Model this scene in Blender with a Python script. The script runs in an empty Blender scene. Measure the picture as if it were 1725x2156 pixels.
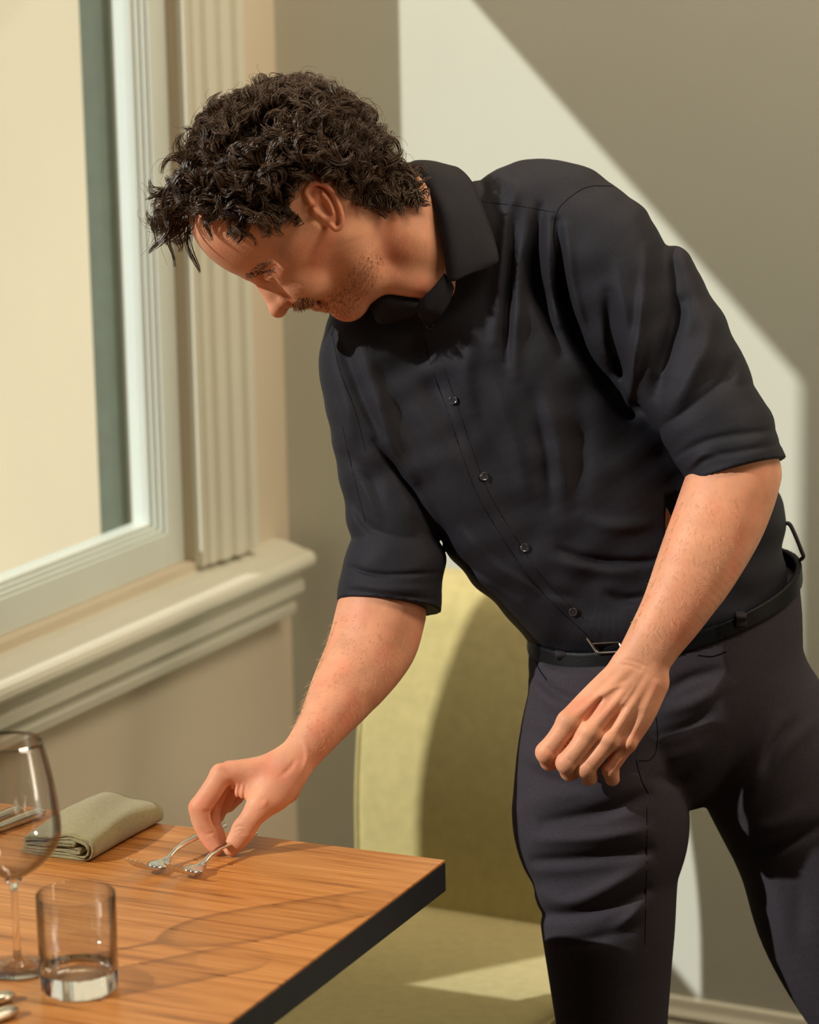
import bpy, bmesh, math, random, time
import numpy as np
from mathutils import Vector, Matrix
T0 = time.time()
SC = bpy.context.scene
COL = SC.collection

# ------------------------------------------------------------------ camera
FPX, IW, IH = 6640.0, 1725.0, 2156.0
CAM = np.array([2.3341, -4.0825, 1.86])
_yw, _pt, _rl = math.radians(27.5), math.radians(12.55), math.radians(1.15)
FW = np.array([-math.sin(_yw) * math.cos(_pt), math.cos(_yw) * math.cos(_pt), -math.sin(_pt)])
_r0 = np.array([math.cos(_yw), math.sin(_yw), 0.0]); _u0 = np.cross(_r0, FW)
RT = _r0 * math.cos(_rl) - _u0 * math.sin(_rl)
UP = _u0 * math.cos(_rl) + _r0 * math.sin(_rl)
cam_data = bpy.data.cameras.new('camera')
cam = bpy.data.objects.new('camera', cam_data); COL.objects.link(cam)
cam_data.sensor_fit = 'HORIZONTAL'; cam_data.sensor_width = 24.0
cam_data.lens = 24.0 * FPX / IW
cam_data.clip_start = 0.05
cam.matrix_world = Matrix(((RT[0], UP[0], -FW[0], CAM[0]), (RT[1], UP[1], -FW[1], CAM[1]), (RT[2], UP[2], -FW[2], CAM[2]), (0, 0, 0, 1)))
cam_data.dof.use_dof = True; cam_data.dof.focus_distance = 3.47; cam_data.dof.aperture_fstop = 3.6
SC.camera = cam

# ------------------------------------------------------------------ light
SUN_DIR = Vector((0.80, 1.12, -0.83)).normalized()
w = bpy.data.worlds.new('world'); SC.world = w; w.use_nodes = True
bg = w.node_tree.nodes['Background']
bg.inputs['Color'].default_value = (0.66, 0.84, 1.0, 1); bg.inputs['Strength'].default_value = 0.32
sl = bpy.data.lights.new('sun', 'SUN'); sl.energy = 3.95; sl.angle = math.radians(0.75); sl.color = (1.0, 0.985, 0.93)
sun = bpy.data.objects.new('sun', sl); COL.objects.link(sun); sun.location = (-4, -5, 6)
sun.rotation_euler = SUN_DIR.to_track_quat('-Z', 'Y').to_euler()
def area(name, loc, to, size, e, col):
    l = bpy.data.lights.new(name, 'AREA'); l.shape = 'RECTANGLE'; l.size, l.size_y = size; l.energy = e; l.color = col
    o = bpy.data.objects.new(name, l); COL.objects.link(o); o.location = loc
    o.rotation_euler = (Vector(to) - Vector(loc)).to_track_quat('-Z', 'Y').to_euler(); return o
area('side_fill_light', (5.3, -0.4, 1.7), (0, -0.8, 1.1), (0.7, 2.0), 23, (1.0, 0.82, 0.60))  # added fill from the right to lift the left wall; no window there
area('overhead_fill', (2.3, -0.75, 3.15), (1.7, 0, 1.5), (1.6, 0.5), 40, (1.0, 0.87, 0.68))  # added overhead fill washing the upper back wall, no fixture
area('overhead_fill', (0.75, -0.35, 3.15), (0, -0.9, 0.9), (0.5, 0.6), 12, (1.0, 0.85, 0.64))  # added corner fill brightening the left wall, no fixture
SC.view_settings.view_transform = 'Standard'; SC.view_settings.look = 'None'
SC.view_settings.exposure = 0.0; SC.view_settings.gamma = 1.0; SC.view_settings.use_curve_mapping = False

# ------------------------------------------------------------------ helpers
def pix(px, py, dz=0.0):
    """point seen at pixel (px,py); dz = metres beyond 3.5 m"""
    d = 3.5 + dz
    return Vector(CAM + (FW + RT * (px - IW / 2) / FPX - UP * (py - IH / 2) / FPX) * d)
def pixz(px, py, z):
    r = FW + RT * (px - IW / 2) / FPX - UP * (py - IH / 2) / FPX
    return Vector(CAM + r * (z - CAM[2]) / r[2])
def lin(c): return tuple(((v / 255) / 12.92 if v / 255 <= 0.04045 else ((v / 255 + 0.055) / 1.055) ** 2.4) for v in c)

def mat(name, rgb, rough=0.6, metal=0.0, noise=0.0, nscale=30.0, bump=0.0, bscale=200.0, coat=0.0, sheen=0.0, spec=0.5, sss=0.0, stretch=None, trans=0.0, ior=1.45):
    m = bpy.data.materials.new(name); m.use_nodes = True
    nt = m.node_tree; N = nt.nodes; L = nt.links; b = N['Principled BSDF']
    c = tuple(rgb) + (1,)
    b.inputs['Base Color'].default_value = c
    b.inputs['Roughness'].default_value = rough; b.inputs['Metallic'].default_value = metal
    b.inputs['Coat Weight'].default_value = coat; b.inputs['Specular IOR Level'].default_value = spec
    b.inputs['Sheen Weight'].default_value = sheen; b.inputs['IOR'].default_value = ior
    b.inputs['Transmission Weight'].default_value = trans
    if sss:
        b.inputs['Subsurface Weight'].default_value = sss
        b.inputs['Subsurface Radius'].default_value = (1.0, 0.28, 0.12); b.inputs['Subsurface Scale'].default_value = 0.004
    tc = N.new('ShaderNodeTexCoord'); mp = N.new('ShaderNodeMapping'); L.new(tc.outputs['Object'], mp.inputs[0])
    if stretch: mp.inputs['Scale'].default_value = stretch
    if noise:
        n = N.new('ShaderNodeTexNoise'); n.inputs['Scale'].default_value = nscale; n.inputs['Detail'].default_value = 5
        L.new(mp.outputs[0], n.inputs['Vector'])
        r = N.new('ShaderNodeValToRGB'); r.color_ramp.elements[0].position = 0.3; r.color_ramp.elements[1].position = 0.7
        r.color_ramp.elements[0].color = tuple(v * (1 - noise) for v in rgb) + (1,)
        r.color_ramp.elements[1].color = tuple(min(1, v * (1 + noise)) for v in rgb) + (1,)
        L.new(n.outputs['Fac'], r.inputs[0]); L.new(r.outputs[0], b.inputs['Base Color'])
    if bump:
        n2 = N.new('ShaderNodeTexNoise'); n2.inputs['Scale'].default_value = bscale; n2.inputs['Detail'].default_value = 3
        L.new(mp.outputs[0], n2.inputs['Vector'])
        bp = N.new('ShaderNodeBump'); bp.inputs['Strength'].default_value = bump; bp.inputs['Distance'].default_value = 0.001
        L.new(n2.outputs['Fac'], bp.inputs['Height']); L.new(bp.outputs[0], b.inputs['Normal'])
    return m

def add(name, me, m=None, parent=None, smooth=True):
    o = bpy.data.objects.new(name, me); COL.objects.link(o)
    if m:
        if isinstance(m, (list, tuple)):
            for k in m: me.materials.append(k)
        else: me.materials.append(m)
    if smooth: me.polygons.foreach_set('use_smooth', [True] * len(me.polygons))
    if parent: o.parent = parent
    return o
def from_bm(name, bm, m=None, parent=None, smooth=False):
    me = bpy.data.meshes.new(name); bm.to_mesh(me); bm.free(); me.update()
    return add(name, me, m, parent, smooth)
def raw(name, v, f, m=None, parent=None, smooth=True):
    me = bpy.data.meshes.new(name); me.from_pydata([tuple(p) for p in v], [], f); me.update()
    return add(name, me, m, parent, smooth)
def tag(o, label=None, cat=None, group=None, kind=None):
    if label: o['label'] = label
    if cat: o['category'] = cat
    if group: o['group'] = group
    if kind: o['kind'] = kind
    return o
def empty(name, loc, rz=0.0):
    o = bpy.data.objects.new(name, None); COL.objects.link(o); o.location = loc; o.rotation_euler = (0, 0, rz)
    o.empty_display_size = 0.05
    return o
def keep(o, parent):
    """parent o keeping its world place (translation/rotation of an Empty)"""
    bpy.context.view_layer.update()
    o.parent = parent; o.matrix_parent_inverse = parent.matrix_world.inverted()
    return o
def bm_box(bm, a, b, bevel=0.0, seg=2):
    ret = bmesh.ops.create_cube(bm, size=1.0)
    vs = ret['verts']
    c = [(a[i] + b[i]) / 2 for i in range(3)]; s = [abs(b[i] - a[i]) for i in range(3)]
    for v in vs: v.co = Vector((v.co[i] * s[i] + c[i] for i in range(3)))
    if bevel:
        es = list({e for v in vs for e in v.link_edges})
        bmesh.ops.bevel(bm, geom=es, offset=bevel, segments=seg, affect='EDGES', profile=0.6)
def box(name, a, b, m, parent=None, bevel=0.0, seg=2):
    bm = bmesh.new(); bm_box(bm, a, b, bevel, seg)
    return from_bm(name, bm, m, parent, smooth=False)
def profile_run(name, prof, p0, p1, m, axis='y', parent=None):
    """extrude closed (x/y, z) profile list along an axis between p0 and p1"""
    n = len(prof); v = []; f = []
    for t in (p0, p1):
        for (a, z) in prof:
            v.append((a, t, z) if axis == 'y' else (t, a, z))
    for i in range(n): f.append((i, (i + 1) % n, n + (i + 1) % n, n + i))
    f.append(tuple(range(n))); f.append(tuple(range(2 * n - 1, n - 1, -1)))
    o = raw(name, v, f, m, parent, smooth=False)
    bm = bmesh.new(); bm.from_mesh(o.data); bmesh.ops.recalc_face_normals(bm, faces=bm.faces); bm.to_mesh(o.data); bm.free()
    return o
def lathe(name, prof, seg, m, parent=None, loc=(0, 0, 0), closed=True, smooth=True, rfun=None):
    v = []; f = []; n = len(prof)
    for i in range(seg):
        a = 2 * math.pi * i / seg
        for (r, z) in prof:
            rr = r * (rfun(a, r, z) if rfun else 1)
            v.append((rr * math.cos(a) + loc[0], rr * math.sin(a) + loc[1], z + loc[2]))
    for i in range(seg):
        j = (i + 1) % seg
        for k in range(n if closed else n - 1):
            l = (k + 1) % n
            f.append((i * n + k, j * n + k, j * n + l, i * n + l))
    me = bpy.data.meshes.new(name); me.from_pydata(v, [], f)
    bm = bmesh.new(); bm.from_mesh(me); bmesh.ops.remove_doubles(bm, verts=bm.verts, dist=1e-6)
    bmesh.ops.recalc_face_normals(bm, faces=bm.faces); bm.to_mesh(me); bm.free()
    return add(name, me, m, parent, smooth)

# ------------------------------------------------------------------ materials
M = {}
M['wall'] = mat('wall_paint', (0.60, 0.605, 0.525), 0.85, noise=0.02, nscale=3, bump=0.08, bscale=300, spec=0.2)
M['wall_l'] = mat('wall_paint_warm_bounce', (0.67, 0.575, 0.44), 0.85, noise=0.02, nscale=3, bump=0.08, bscale=300, spec=0.2)  # warm bounce from the sunlit table is put into this base colour
M['trim'] = mat('trim_paint', (0.68, 0.655, 0.54), 0.45, noise=0.02, nscale=6, spec=0.35)
M['sash'] = mat('sash_paint', (0.68, 0.72, 0.66), 0.40, noise=0.02, nscale=6)
M['floor'] = mat('floor_wood', (0.10, 0.065, 0.04), 0.5, noise=0.3, nscale=4, stretch=(1, 8, 1))
M['ceiling'] = mat('ceiling_paint', (0.5, 0.47, 0.42), 0.9)
M['plaster'] = mat('outside_plaster', (0.715, 0.605, 0.425), 0.9, noise=0.05, nscale=2.5, stretch=(1, 1, 0.5), bump=0.2, bscale=60, spec=0.1)
M['gasket'] = mat('weathered_green_frame', (0.105, 0.125, 0.085), 0.6, noise=0.1)
M['pave'] = mat('outside_paving', (0.42, 0.38, 0.32), 0.9, noise=0.1)
M['green'] = mat('green_velvet', (0.53, 0.45, 0.205), 0.9, noise=0.07, nscale=60, bump=0.5, bscale=900, sheen=0.25, spec=0.1)
M['piping'] = mat('dark_green_piping', (0.20, 0.20, 0.08), 0.8)
M['blackwood'] = mat('black_lacquered_wood', (0.012, 0.011, 0.014), 0.45, noise=0.2)
M['steel'] = mat('brushed_cutlery_steel', (0.72, 0.68, 0.60), 0.22, metal=1.0, noise=0.04, nscale=40)
M['linen'] = mat('olive_linen', (0.32, 0.265, 0.13), 0.95, noise=0.12, nscale=220, bump=0.9, bscale=1100, sheen=0.3, spec=0.1)

def wood_mat(name, seed):
    m = bpy.data.materials.new(name); m.use_nodes = True; nt = m.node_tree; N = nt.nodes; L = nt.links; b = N['Principled BSDF']
    tc = N.new('ShaderNodeTexCoord')
    mp = N.new('ShaderNodeMapping'); mp.inputs['Scale'].default_value = (1.6, 34, 34); mp.inputs['Location'].default_value = (seed * 3.1, seed * 1.7, 0)
    L.new(tc.outputs['Object'], mp.inputs[0])
    n = N.new('ShaderNodeTexNoise'); n.inputs['Scale'].default_value = 2.2; n.inputs['Detail'].default_value = 7; n.inputs['Roughness'].default_value = 0.62; n.inputs['Distortion'].default_value = 0.6
    L.new(mp.outputs[0], n.inputs['Vector'])
    mp2 = N.new('ShaderNodeMapping'); mp2.inputs['Scale'].default_value = (7, 420, 100); L.new(tc.outputs['Object'], mp2.inputs[0])
    n2 = N.new('ShaderNodeTexNoise'); n2.inputs['Scale'].default_value = 1.0; n2.inputs['Detail'].default_value = 3
    L.new(mp2.outputs[0], n2.inputs['Vector'])
    mx = N.new('ShaderNodeMath'); mx.operation = 'MULTIPLY_ADD'; mx.inputs[1].default_value = 0.55
    ad = N.new('ShaderNodeMath'); ad.operation = 'MULTIPLY'; ad.inputs[1].default_value = 0.48
    L.new(n2.outputs['Fac'], ad.inputs[0]); L.new(n.outputs['Fac'], mx.inputs[0]); L.new(ad.outputs[0], mx.inputs[2])
    r = N.new('ShaderNodeValToRGB'); e = r.color_ramp.elements
    e[0].position = 0.36; e[0].color = (0.14, 0.037, 0.006, 1); e[1].position = 0.66; e[1].color = (0.66, 0.285, 0.080, 1)
    x = e.new(0.47); x.color = (0.47, 0.165, 0.031, 1)
    L.new(mx.outputs[0], r.inputs[0]); L.new(r.outputs[0], b.inputs['Base Color'])
    b.inputs['Roughness'].default_value = 0.40; b.inputs['Specular IOR Level'].default_value = 0.5; b.inputs['Coat Weight'].default_value = 0.22; b.inputs['Coat Roughness'].default_value = 0.25
    bp = N.new('ShaderNodeBump'); bp.inputs['Strength'].default_value = 0.25; bp.inputs['Distance'].default_value = 0.0006
    L.new(n2.outputs['Fac'], bp.inputs['Height']); L.new(bp.outputs[0], b.inputs['Normal'])
    return m
def glass_thin(name, tint=(0.97, 0.97, 0.96), edge=(0.85,0.83,0.8), base=0.04):
    m = bpy.data.materials.new(name); m.use_nodes = True; nt = m.node_tree; N = nt.nodes; L = nt.links
    N.remove(N['Principled BSDF']); out = N['Material Output']
    tr = N.new('ShaderNodeBsdfTransparent'); gl = N.new('ShaderNodeBsdfGlossy'); gl.inputs['Roughness'].default_value = 0.02
    lw = N.new('ShaderNodeLayerWeight'); lw.inputs['Blend'].default_value = 0.5
    pw = N.new('ShaderNodeMath'); pw.operation = 'POWER'; pw.inputs[1].default_value = 5.0
    ma = N.new('ShaderNodeMath'); ma.operation = 'MULTIPLY_ADD'; ma.inputs[1].default_value = 0.93; ma.inputs[2].default_value = base
    L.new(lw.outputs['Facing'], pw.inputs[0]); L.new(pw.outputs[0], ma.inputs[0])
    cr = N.new('ShaderNodeValToRGB'); cr.color_ramp.elements[0].position = 0.38; cr.color_ramp.elements[0].color = tint + (1,)
    cr.color_ramp.elements[1].position = 1.0; cr.color_ramp.elements[1].color = edge + (1,)
    L.new(lw.outputs['Facing'], cr.inputs[0]); L.new(cr.outputs[0], tr.inputs['Color'])
    mx = N.new('ShaderNodeMixShader'); L.new(ma.outputs[0], mx.inputs[0]); L.new(tr.outputs[0], mx.inputs[1]); L.new(gl.outputs[0], mx.inputs[2])
    L.new(mx.outputs[0], out.inputs['Surface'])
    return m
M['pane'] = glass_thin('window_glass', (0.975, 0.985, 0.975), (0.93, 0.95, 0.93), 0.03)
M['glassw'] = glass_thin('clear_glass_wall', (0.965, 0.963, 0.957), (0.24, 0.22, 0.20), 0.085)
M['glassb'] = mat('clear_solid_glass', (1, 1, 1), 0.0, trans=1.0, ior=1.5)

# ------------------------------------------------------------------ room shell
tag(box('floor', (-0.2, -6.5, -0.12), (5.5, 0.0, 0.0), M['floor']), kind='structure')
tag(box('wall_back', (-0.2, 0.0, 0.0), (5.5, 0.16, 3.3), M['wall']), kind='structure')
tag(box('wall_right', (5.5, -6.6, 0.0), (5.62, 0.16, 3.3), M['wall']), kind='structure')
tag(box('wall_front', (-0.2, -6.62, 0.0), (5.5, -6.5, 3.3), M['wall']), kind='structure')
tag(box('ceiling', (-0.2, -6.5, 3.3), (5.5, 0.16, 3.42), M['ceiling']), kind='structure')
# left wall built of blocks round two window openings
W1 = (-1.36, -0.27, 0.80, 2.10); W2 = (-3.60, -1.54, 0.80, 2.95)
bm = bmesh.new(); X0, X1 = -0.145, 0.0
for (a, b) in (((X0, -6.5, 0), (X1, W2[0], 3.3)), ((X0, W2[0], 0), (X1, W2[1], W2[2])), ((X0, W2[0], W2[3]), (X1, W2[1], 3.3)),
               ((X0, W2[1], 0), (X1, W1[0], 3.3)), ((X0, W1[0], 0), (X1, W1[1], W1[2])), ((X0, W1[0], W1[3]), (X1, W1[1], 3.3)),
               ((X0, W1[1], 0), (X1, 0.0, 3.3))):
    bm_box(bm, a, b)
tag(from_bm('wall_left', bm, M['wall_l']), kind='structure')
# baseboards
def bb(d): return [(0, 0), (-0.018 * d, 0), (-0.018 * d, 0.095), (-0.013 * d, 0.102), (-0.016 * d, 0.112), (-0.009 * d, 0.122), (-0.006 * d, 0.135), (0, 0.138)]
tag(profile_run('baseboard_back', bb(1), 0.0, 5.5, M['trim'], axis='x'), kind='structure')
tag(profile_run('baseboard_left', bb(-1), -6.5, -0.02, M['trim'], axis='y'), kind='structure')

def window(idx, W, gl):
    """W opening, gl = glass rectangle (y0,y1,z0,z1)"""
    y0, y1, z0, z1 = W; g0, g1, h0, h1 = gl
    root = tag(empty('window_%d' % idx, (0, (y0 + y1) / 2, z0)), kind='structure')
    parts = []
    # stepped sash: nested rectangular rings going deeper towards the glass
    def ring(name, a, b, xf, xb, m):
        bm = bmesh.new()
        (ya, yb, za, zb), (yc, yd, zc, zd) = a, b   # outer, inner
        bm_box(bm, (xb, yd, za), (xf, yb, zb)); bm_box(bm, (xb, ya, za), (xf, yc, zb))
        bm_box(bm, (xb, yc, za), (xf, yd, zc)); bm_box(bm, (xb, yc, zd), (xf, yd, zb))
        bmesh.ops.bevel(bm, geom=bm.edges[:], offset=0.0012, segments=1, affect='EDGES')
        parts.append(from_bm(name, bm, m))
    def ins(r, d, e=None): return (r[0] + d, r[1] - d, r[2] + (e if e is not None else d), r[3] - d)
    o = (y0, y1, z0, z1)
    s0 = (g0 - 0.016, g1 + 0.016, h0 - 0.018, h1 + 0.018)
    ring('sash', o, s0, -0.020, -0.072, M['sash'])
    s1 = ins(s0, 0.005); ring('glazing_bead', s0, s1, -0.026, -0.070, M['sash'])
    s2 = ins(s1, 0.005); ring('glazing_bead', s1, s2, -0.033, -0.070, M['sash'])
    s3 = ins(s2, 0.005); ring('glazing_bead', s2, s3, -0.040, -0.070, M['sash'])
    parts.append(box('pane', (-0.054, s3[0] - 0.002, s3[2] - 0.002), (-0.050, s3[1] + 0.002, s3[3] + 0.002), M['pane']))
    # outer weathered frame beyond the glass
    s4 = ins(s3, -0.004); s5 = ins(s3, -0.002, -0.003)
    for p in parts: keep(p, root)
    return root
window(1, W1, (-1.290, -0.332, 0.868, 2.00))
window(2, W2, (-3.50, -1.64, 0.868, 2.86))
# outside reveal: green weathered jambs standing outside the sash
def jamb(y, d, nm):
    return tag(box(nm, (-0.150, y, 0.78), (-0.112, y + 0.02 * d, 2.1), M['gasket']), kind='structure')
jamb(-0.292, 1, 'trim_1')

# casing: grooved mouldings on the wall face (profile in y, depth in x)
def casing(idx, yb, d, z0, z1):
    """vertical fluted casing whose inner edge is yb and which spreads in direction d"""
    steps = [(0, 0), (0, .012), (.006, .016), (.010, .010), (.016, .010), (.019, .015), (.030, .018), (.034, .012), (.040, .012), (.046, .020), (.062, .024), (.068, .016), (.074, .016), (.080, .024), (.098, .028), (.104, .019), (.112, .019), (.118, .028), (.134, .030), (.138, .022), (.140, 0)]
    n = len(steps); v = []; f = []
    for z in (z0, z1):
        for (a, x) in steps: v.append((x, yb + d * a, z))
    for i in range(n): f.append((i, (i + 1) % n, n + (i + 1) % n, n + i))
    f.append(tuple(range(n))); f.append(tuple(range(2 * n - 1, n - 1, -1)))
    o = raw('trim_%d' % idx, v, f, M['trim'], smooth=False)
    bm = bmesh.new(); bm.from_mesh(o.data); bmesh.ops.recalc_face_normals(bm, faces=bm.faces); bm.to_mesh(o.data); bm.free()
    return tag(o, kind='structure')
casing(2, -0.275, 1, 0.795, 2.10)
casing(3, -1.36, -0.5, 0.795, 2.10)
casing(4, -1.53, 0.5, 0.795, 2.95)
# sill: rounded nose, two-step apron
def sill_prof():
    p = [(0, 0.80), (-0.02, 0.80), (-0.02, 0.80), (0.055, 0.783)]
    p = [(-0.03, 0.790), (0.02, 0.785), (0.055, 0.774)]
    for k in range(7):
        a = math.radians(80 - k * 30); p.append((0.058 + 0.014 * math.cos(a), 0.760 + 0.014 * math.sin(a)))
    p += [(0.050, 0.740), (0.044, 0.738), (0.044, 0.730), (0.050, 0.724), (0.050, 0.710), (0.040, 0.704), (0.032, 0.700), (0.032, 0.692), (0.036, 0.686), (0.034, 0.674), (0.024, 0.668), (0.0, 0.668), (-0.03, 0.668)]
    return p
tag(profile_run('trim_5', sill_prof(), -3.7, -0.045, M['trim'], axis='y'), kind='structure')

# outside: sunlit plastered garden wall and paving
o = tag(box('garden_wall', (-6.0, 0.75, -0.3), (-0.17, 0.95, 3.0), M['plaster']), 'pale cream plastered wall standing in the sun outside the window', 'wall')
o = tag(box('paving', (-12.0, -8.0, -0.42), (-0.17, 0.75, -0.30), M['pave']), kind='structure')
# ------------------------------------------------------------------ table
TA = math.radians(2.87)
TZ = 0.75
TC = Vector((0.861, -1.1845, 0))         # far right corner
ux = Vector((math.cos(TA), math.sin(TA), 0)); uy = Vector((-math.sin(TA), math.cos(TA), 0))   # along back edge, away
def tpt(a, b, z=TZ): return TC + ux * a + uy * b + Vector((0, 0, z))
tbl = tag(empty('dining_table', (TC.x - 0.4, TC.y - 0.7, 0), TA), 'honey-brown plank-topped dining table with a dark edge in front of the man', 'table')
TL, TWd, TT = 1.5, 0.84, 0.034
wm = [wood_mat('oak_plank_%d' % i, i) for i in range(4)]
edges = [0.0, -0.098, -0.196, -0.300, -0.398, -0.50, -0.598, -0.70, -0.80, -0.90, -1.0, -1.1, -1.2, -1.3, -1.4, -1.5]
for i in range(len(edges) - 1):
    bm = bmesh.new(); g = 0.0007
    bm_box(bm, (-TWd, edges[i + 1] + g, -0.003), (0, edges[i] - g, 0), 0.0006, 1)
    o = from_bm('plank', bm, wm[i % 4], tbl)
    o.matrix_parent_inverse = Matrix.Identity(4)
    o.location = Vector((0.4 * math.cos(TA) + 0.7 * math.sin(TA), 0.7 * math.cos(TA) - 0.4 * math.sin(TA), TZ))
off = Vector((0.4 * math.cos(TA) + 0.7 * math.sin(TA), 0.7 * math.cos(TA) - 0.4 * math.sin(TA), TZ))
bm = bmesh.new(); bm_box(bm, (-TWd, -TL, -0.036), (0.0, 0.0, -0.0032), 0.001, 1)
o = from_bm('edge_band', bm, M['blackwood'], tbl); o.location = off
bm = bmesh.new()
for (a, b) in (((-TWd + 0.02, -0.045, -0.1), (-0.05, -0.035, -0.036)),): pass
for (ax, ay) in ((-0.52, -0.62),):
    pass
# cast pedestal
o = lathe('pedestal', [(0.0, 0.0), (0.24, 0.0), (0.24, 0.012), (0.05, 0.03), (0.035, 0.05), (0.035, 0.66), (0.06, 0.69), (0.16, 0.70), (0.16, 0.713), (0, 0.713)], 32, M['blackwood'], tbl, loc=(-0.02, -0.25, 0), closed=False)

# ------------------------------------------------------------------ cutlery
def fork(name, tip, end, zt, ze, roll=0.0, L0=None):
    """tip/end xy world; builds a fork mesh along local x from tip(0) to end(L)"""
    P0 = Vector((tip[0], tip[1], zt)); P1 = Vector((end[0], end[1], ze)); L = (P1 - P0).length
    v = []; f = []
    def strip(cols):
        # cols: list of rings of (x,y,z)
        nonlocal v, f
        base = len(v); n = len(cols[0])
        for c in cols: v += c
        for i in range(len(cols) - 1):
            for k in range(n):
                a = base + i * n + k; b = base + i * n + (k + 1) % n
                f.append((a, b, b + n, a + n))
        f.append(tuple(base + k for k in range(n))[::-1]); f.append(tuple(base + (len(cols) - 1) * n + k for k in range(n)))
    # spine height: tines curl up then neck rises and handle falls
    xs = np.array([0, .06, .14, .22, .30, .37, .46, .57, .7, .85, .95, 1.0]) * L
    hz = np.array([.0235, .0135, .0052, .0014, .0014, .0040, .0085, .0095, .0080, .0058, .0045, .0040])
    def H(x): return float(np.interp(x, xs, hz))
    def sec(x, w, t, y0=0.0, n=10, cup=0.0):
        r = []
        for k in range(n):
            a = 2 * math.pi * k / n
            yy = w * math.cos(a)
            r.append((x, y0 + yy, H(x) + t * math.sin(a) + cup * (yy / max(w, 1e-4)) ** 2))
        return r
    # head + neck + handle
    hw = [(.215, .0098), (.235, .0122), (.265, .0128), (.30, .0108), (.335, .0066), (.365, .0038), (.40, .0030), (.45, .0031), (.55, .0040), (.68, .0055), (.80, .0072), (.90, .0086), (.96, .0078), (.99, .0045), (1.0, .0012)]
    strip([sec(a * L, w_, 0.0013 if a < .34 else 0.0022, cup=0.0022 if a < .32 else 0) for a, w_ in hw])
    for k in range(4):
        y0 = (-0.0093 + 0.0062 * k)
        strip([sec(a * L, w_, 0.0015, y0, n=8, cup=0) for a, w_ in ((0, .0006), (.015, .0011), (.07, .0016), (.15, .0020), (.24, .0024))])
    me = bpy.data.meshes.new(name); me.from_pydata(v, [], f); me.update()
    o = add(name, me, M['steel'])
    d = (P1 - P0).normalized(); yv = Vector((0, 0, 1)).cross(d).normalized(); zv = d.cross(yv)
    yv2 = yv * math.cos(roll) + zv * math.sin(roll); zv2 = d.cross(yv2)
    o.matrix_world = Matrix(((d.x, yv2.x, zv2.x, P0.x), (d.y, yv2.y, zv2.y, P0.y), (d.z, yv2.z, zv2.z, P0.z), (0, 0, 0, 1)))
    return o
def knife(name, tip, end, z, roll=0.0, lift=0.0):
    P0 = Vector((tip[0], tip[1], z)); P1 = Vector((end[0], end[1], z + lift)); L = (P1 - P0).length
    v = []; f = []
    secs = [(0, .001, .0004), (.03, .0055, .0007), (.12, .0085, .0008), (.35, .0092, .0009), (.50, .0082, .0012), (.53, .0050, .0022), (.56, .0058, .0034), (.585, .0068, .0036), (.60, .0052, .0040), (.66, .0060, .0046), (.80, .0072, .0052), (.92, .0082, .0052), (.97, .0078, .0045), (.995, .0045, .0025), (1.0, .001, .0006)]
    n = 12
    for (a, w_, t) in secs:
        for k in range(n):
            an = 2 * math.pi * k / n
            c = math.cos(an); s_ = math.sin(an)
            v.append((a * L, w_ * math.copysign(abs(c) ** .7, c), .0052 + t * math.copysign(abs(s_) ** .7, s_)))
    for i in range(len(secs) - 1):
        for k in range(n):
            a = i * n + k; b = i * n + (k + 1) % n; f.append((a, b, b + n, a + n))
    f.append(tuple(range(n))[::-1]); f.append(tuple((len(secs) - 1) * n + k for k in range(n)))
    me = bpy.data.meshes.new(name); me.from_pydata(v, [], f); me.update(); o = add(name, me, M['steel'])
    d = (P1 - P0).normalized(); yv = Vector((0, 0, 1)).cross(d).normalized(); zv = d.cross(yv)
    o.matrix_world = Matrix(((d.x, yv.x, zv.x, P0.x), (d.y, yv.y, zv.y, P0.y), (d.z, yv.z, zv.z, P0.z), (0, 0, 0, 1)))
    return o
def xy(px, py, z=TZ):
    p = pixz(px, py, z); return (p.x, p.y)
TZc = TZ + 0.0012
fa = tag(fork('fork', xy(284, 1858), xy(474, 1748, TZ + .01), TZc + .0005, TZc + .012), 'steel table fork lying nearer the napkin, tines turned up, half behind the fingers', 'fork', 'forks being laid on the table')
fb = tag(fork('fork', xy(364, 1866), xy(538, 1764, TZ + .008), TZc + .0005, TZc + .010), 'steel table fork pinched between thumb and index finger of the hand', 'fork', 'forks being laid on the table')
def ext(a, b, L):
    a = Vector(a); b = Vector(b); d = (a - b).normalized(); return tuple(b + d * L)
e1 = xy(46, 1700, TZ + .006); e2 = xy(93, 1705, TZ + .006)
k1 = knife('knife', ext(xy(-40, 1748), e1, .215), e1, TZc - .0008)
k2 = knife('knife', ext(xy(0, 1752), e2, .215), e2, TZc - .0008)
tag(k1, 'steel table knife at the far left edge, the farther of the pair beside the napkin', 'knife', 'knives beside the napkin')
tag(k2, 'steel table knife beside the napkin, the nearer of the pair seen through the wine glass', 'knife', 'knives beside the napkin')
e3 = xy(30, 2092, TZ + .006); e4 = xy(36, 2122, TZ + .006)
k3 = knife('knife', ext(xy(-60, 2128), e3, .2), e3, TZc - .0008)
k4 = knife('knife', ext(xy(-60, 2172), e4, .2), e4, TZc - .0008)
tag(k3, 'blurred steel cutlery handle at the lower left corner, the farther one below the wine glass', 'knife', 'cutlery at the lower left corner')
tag(k4, 'blurred steel cutlery handle at the lower left corner, the nearer one beside the tumbler', 'knife', 'cutlery at the lower left corner')

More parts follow.
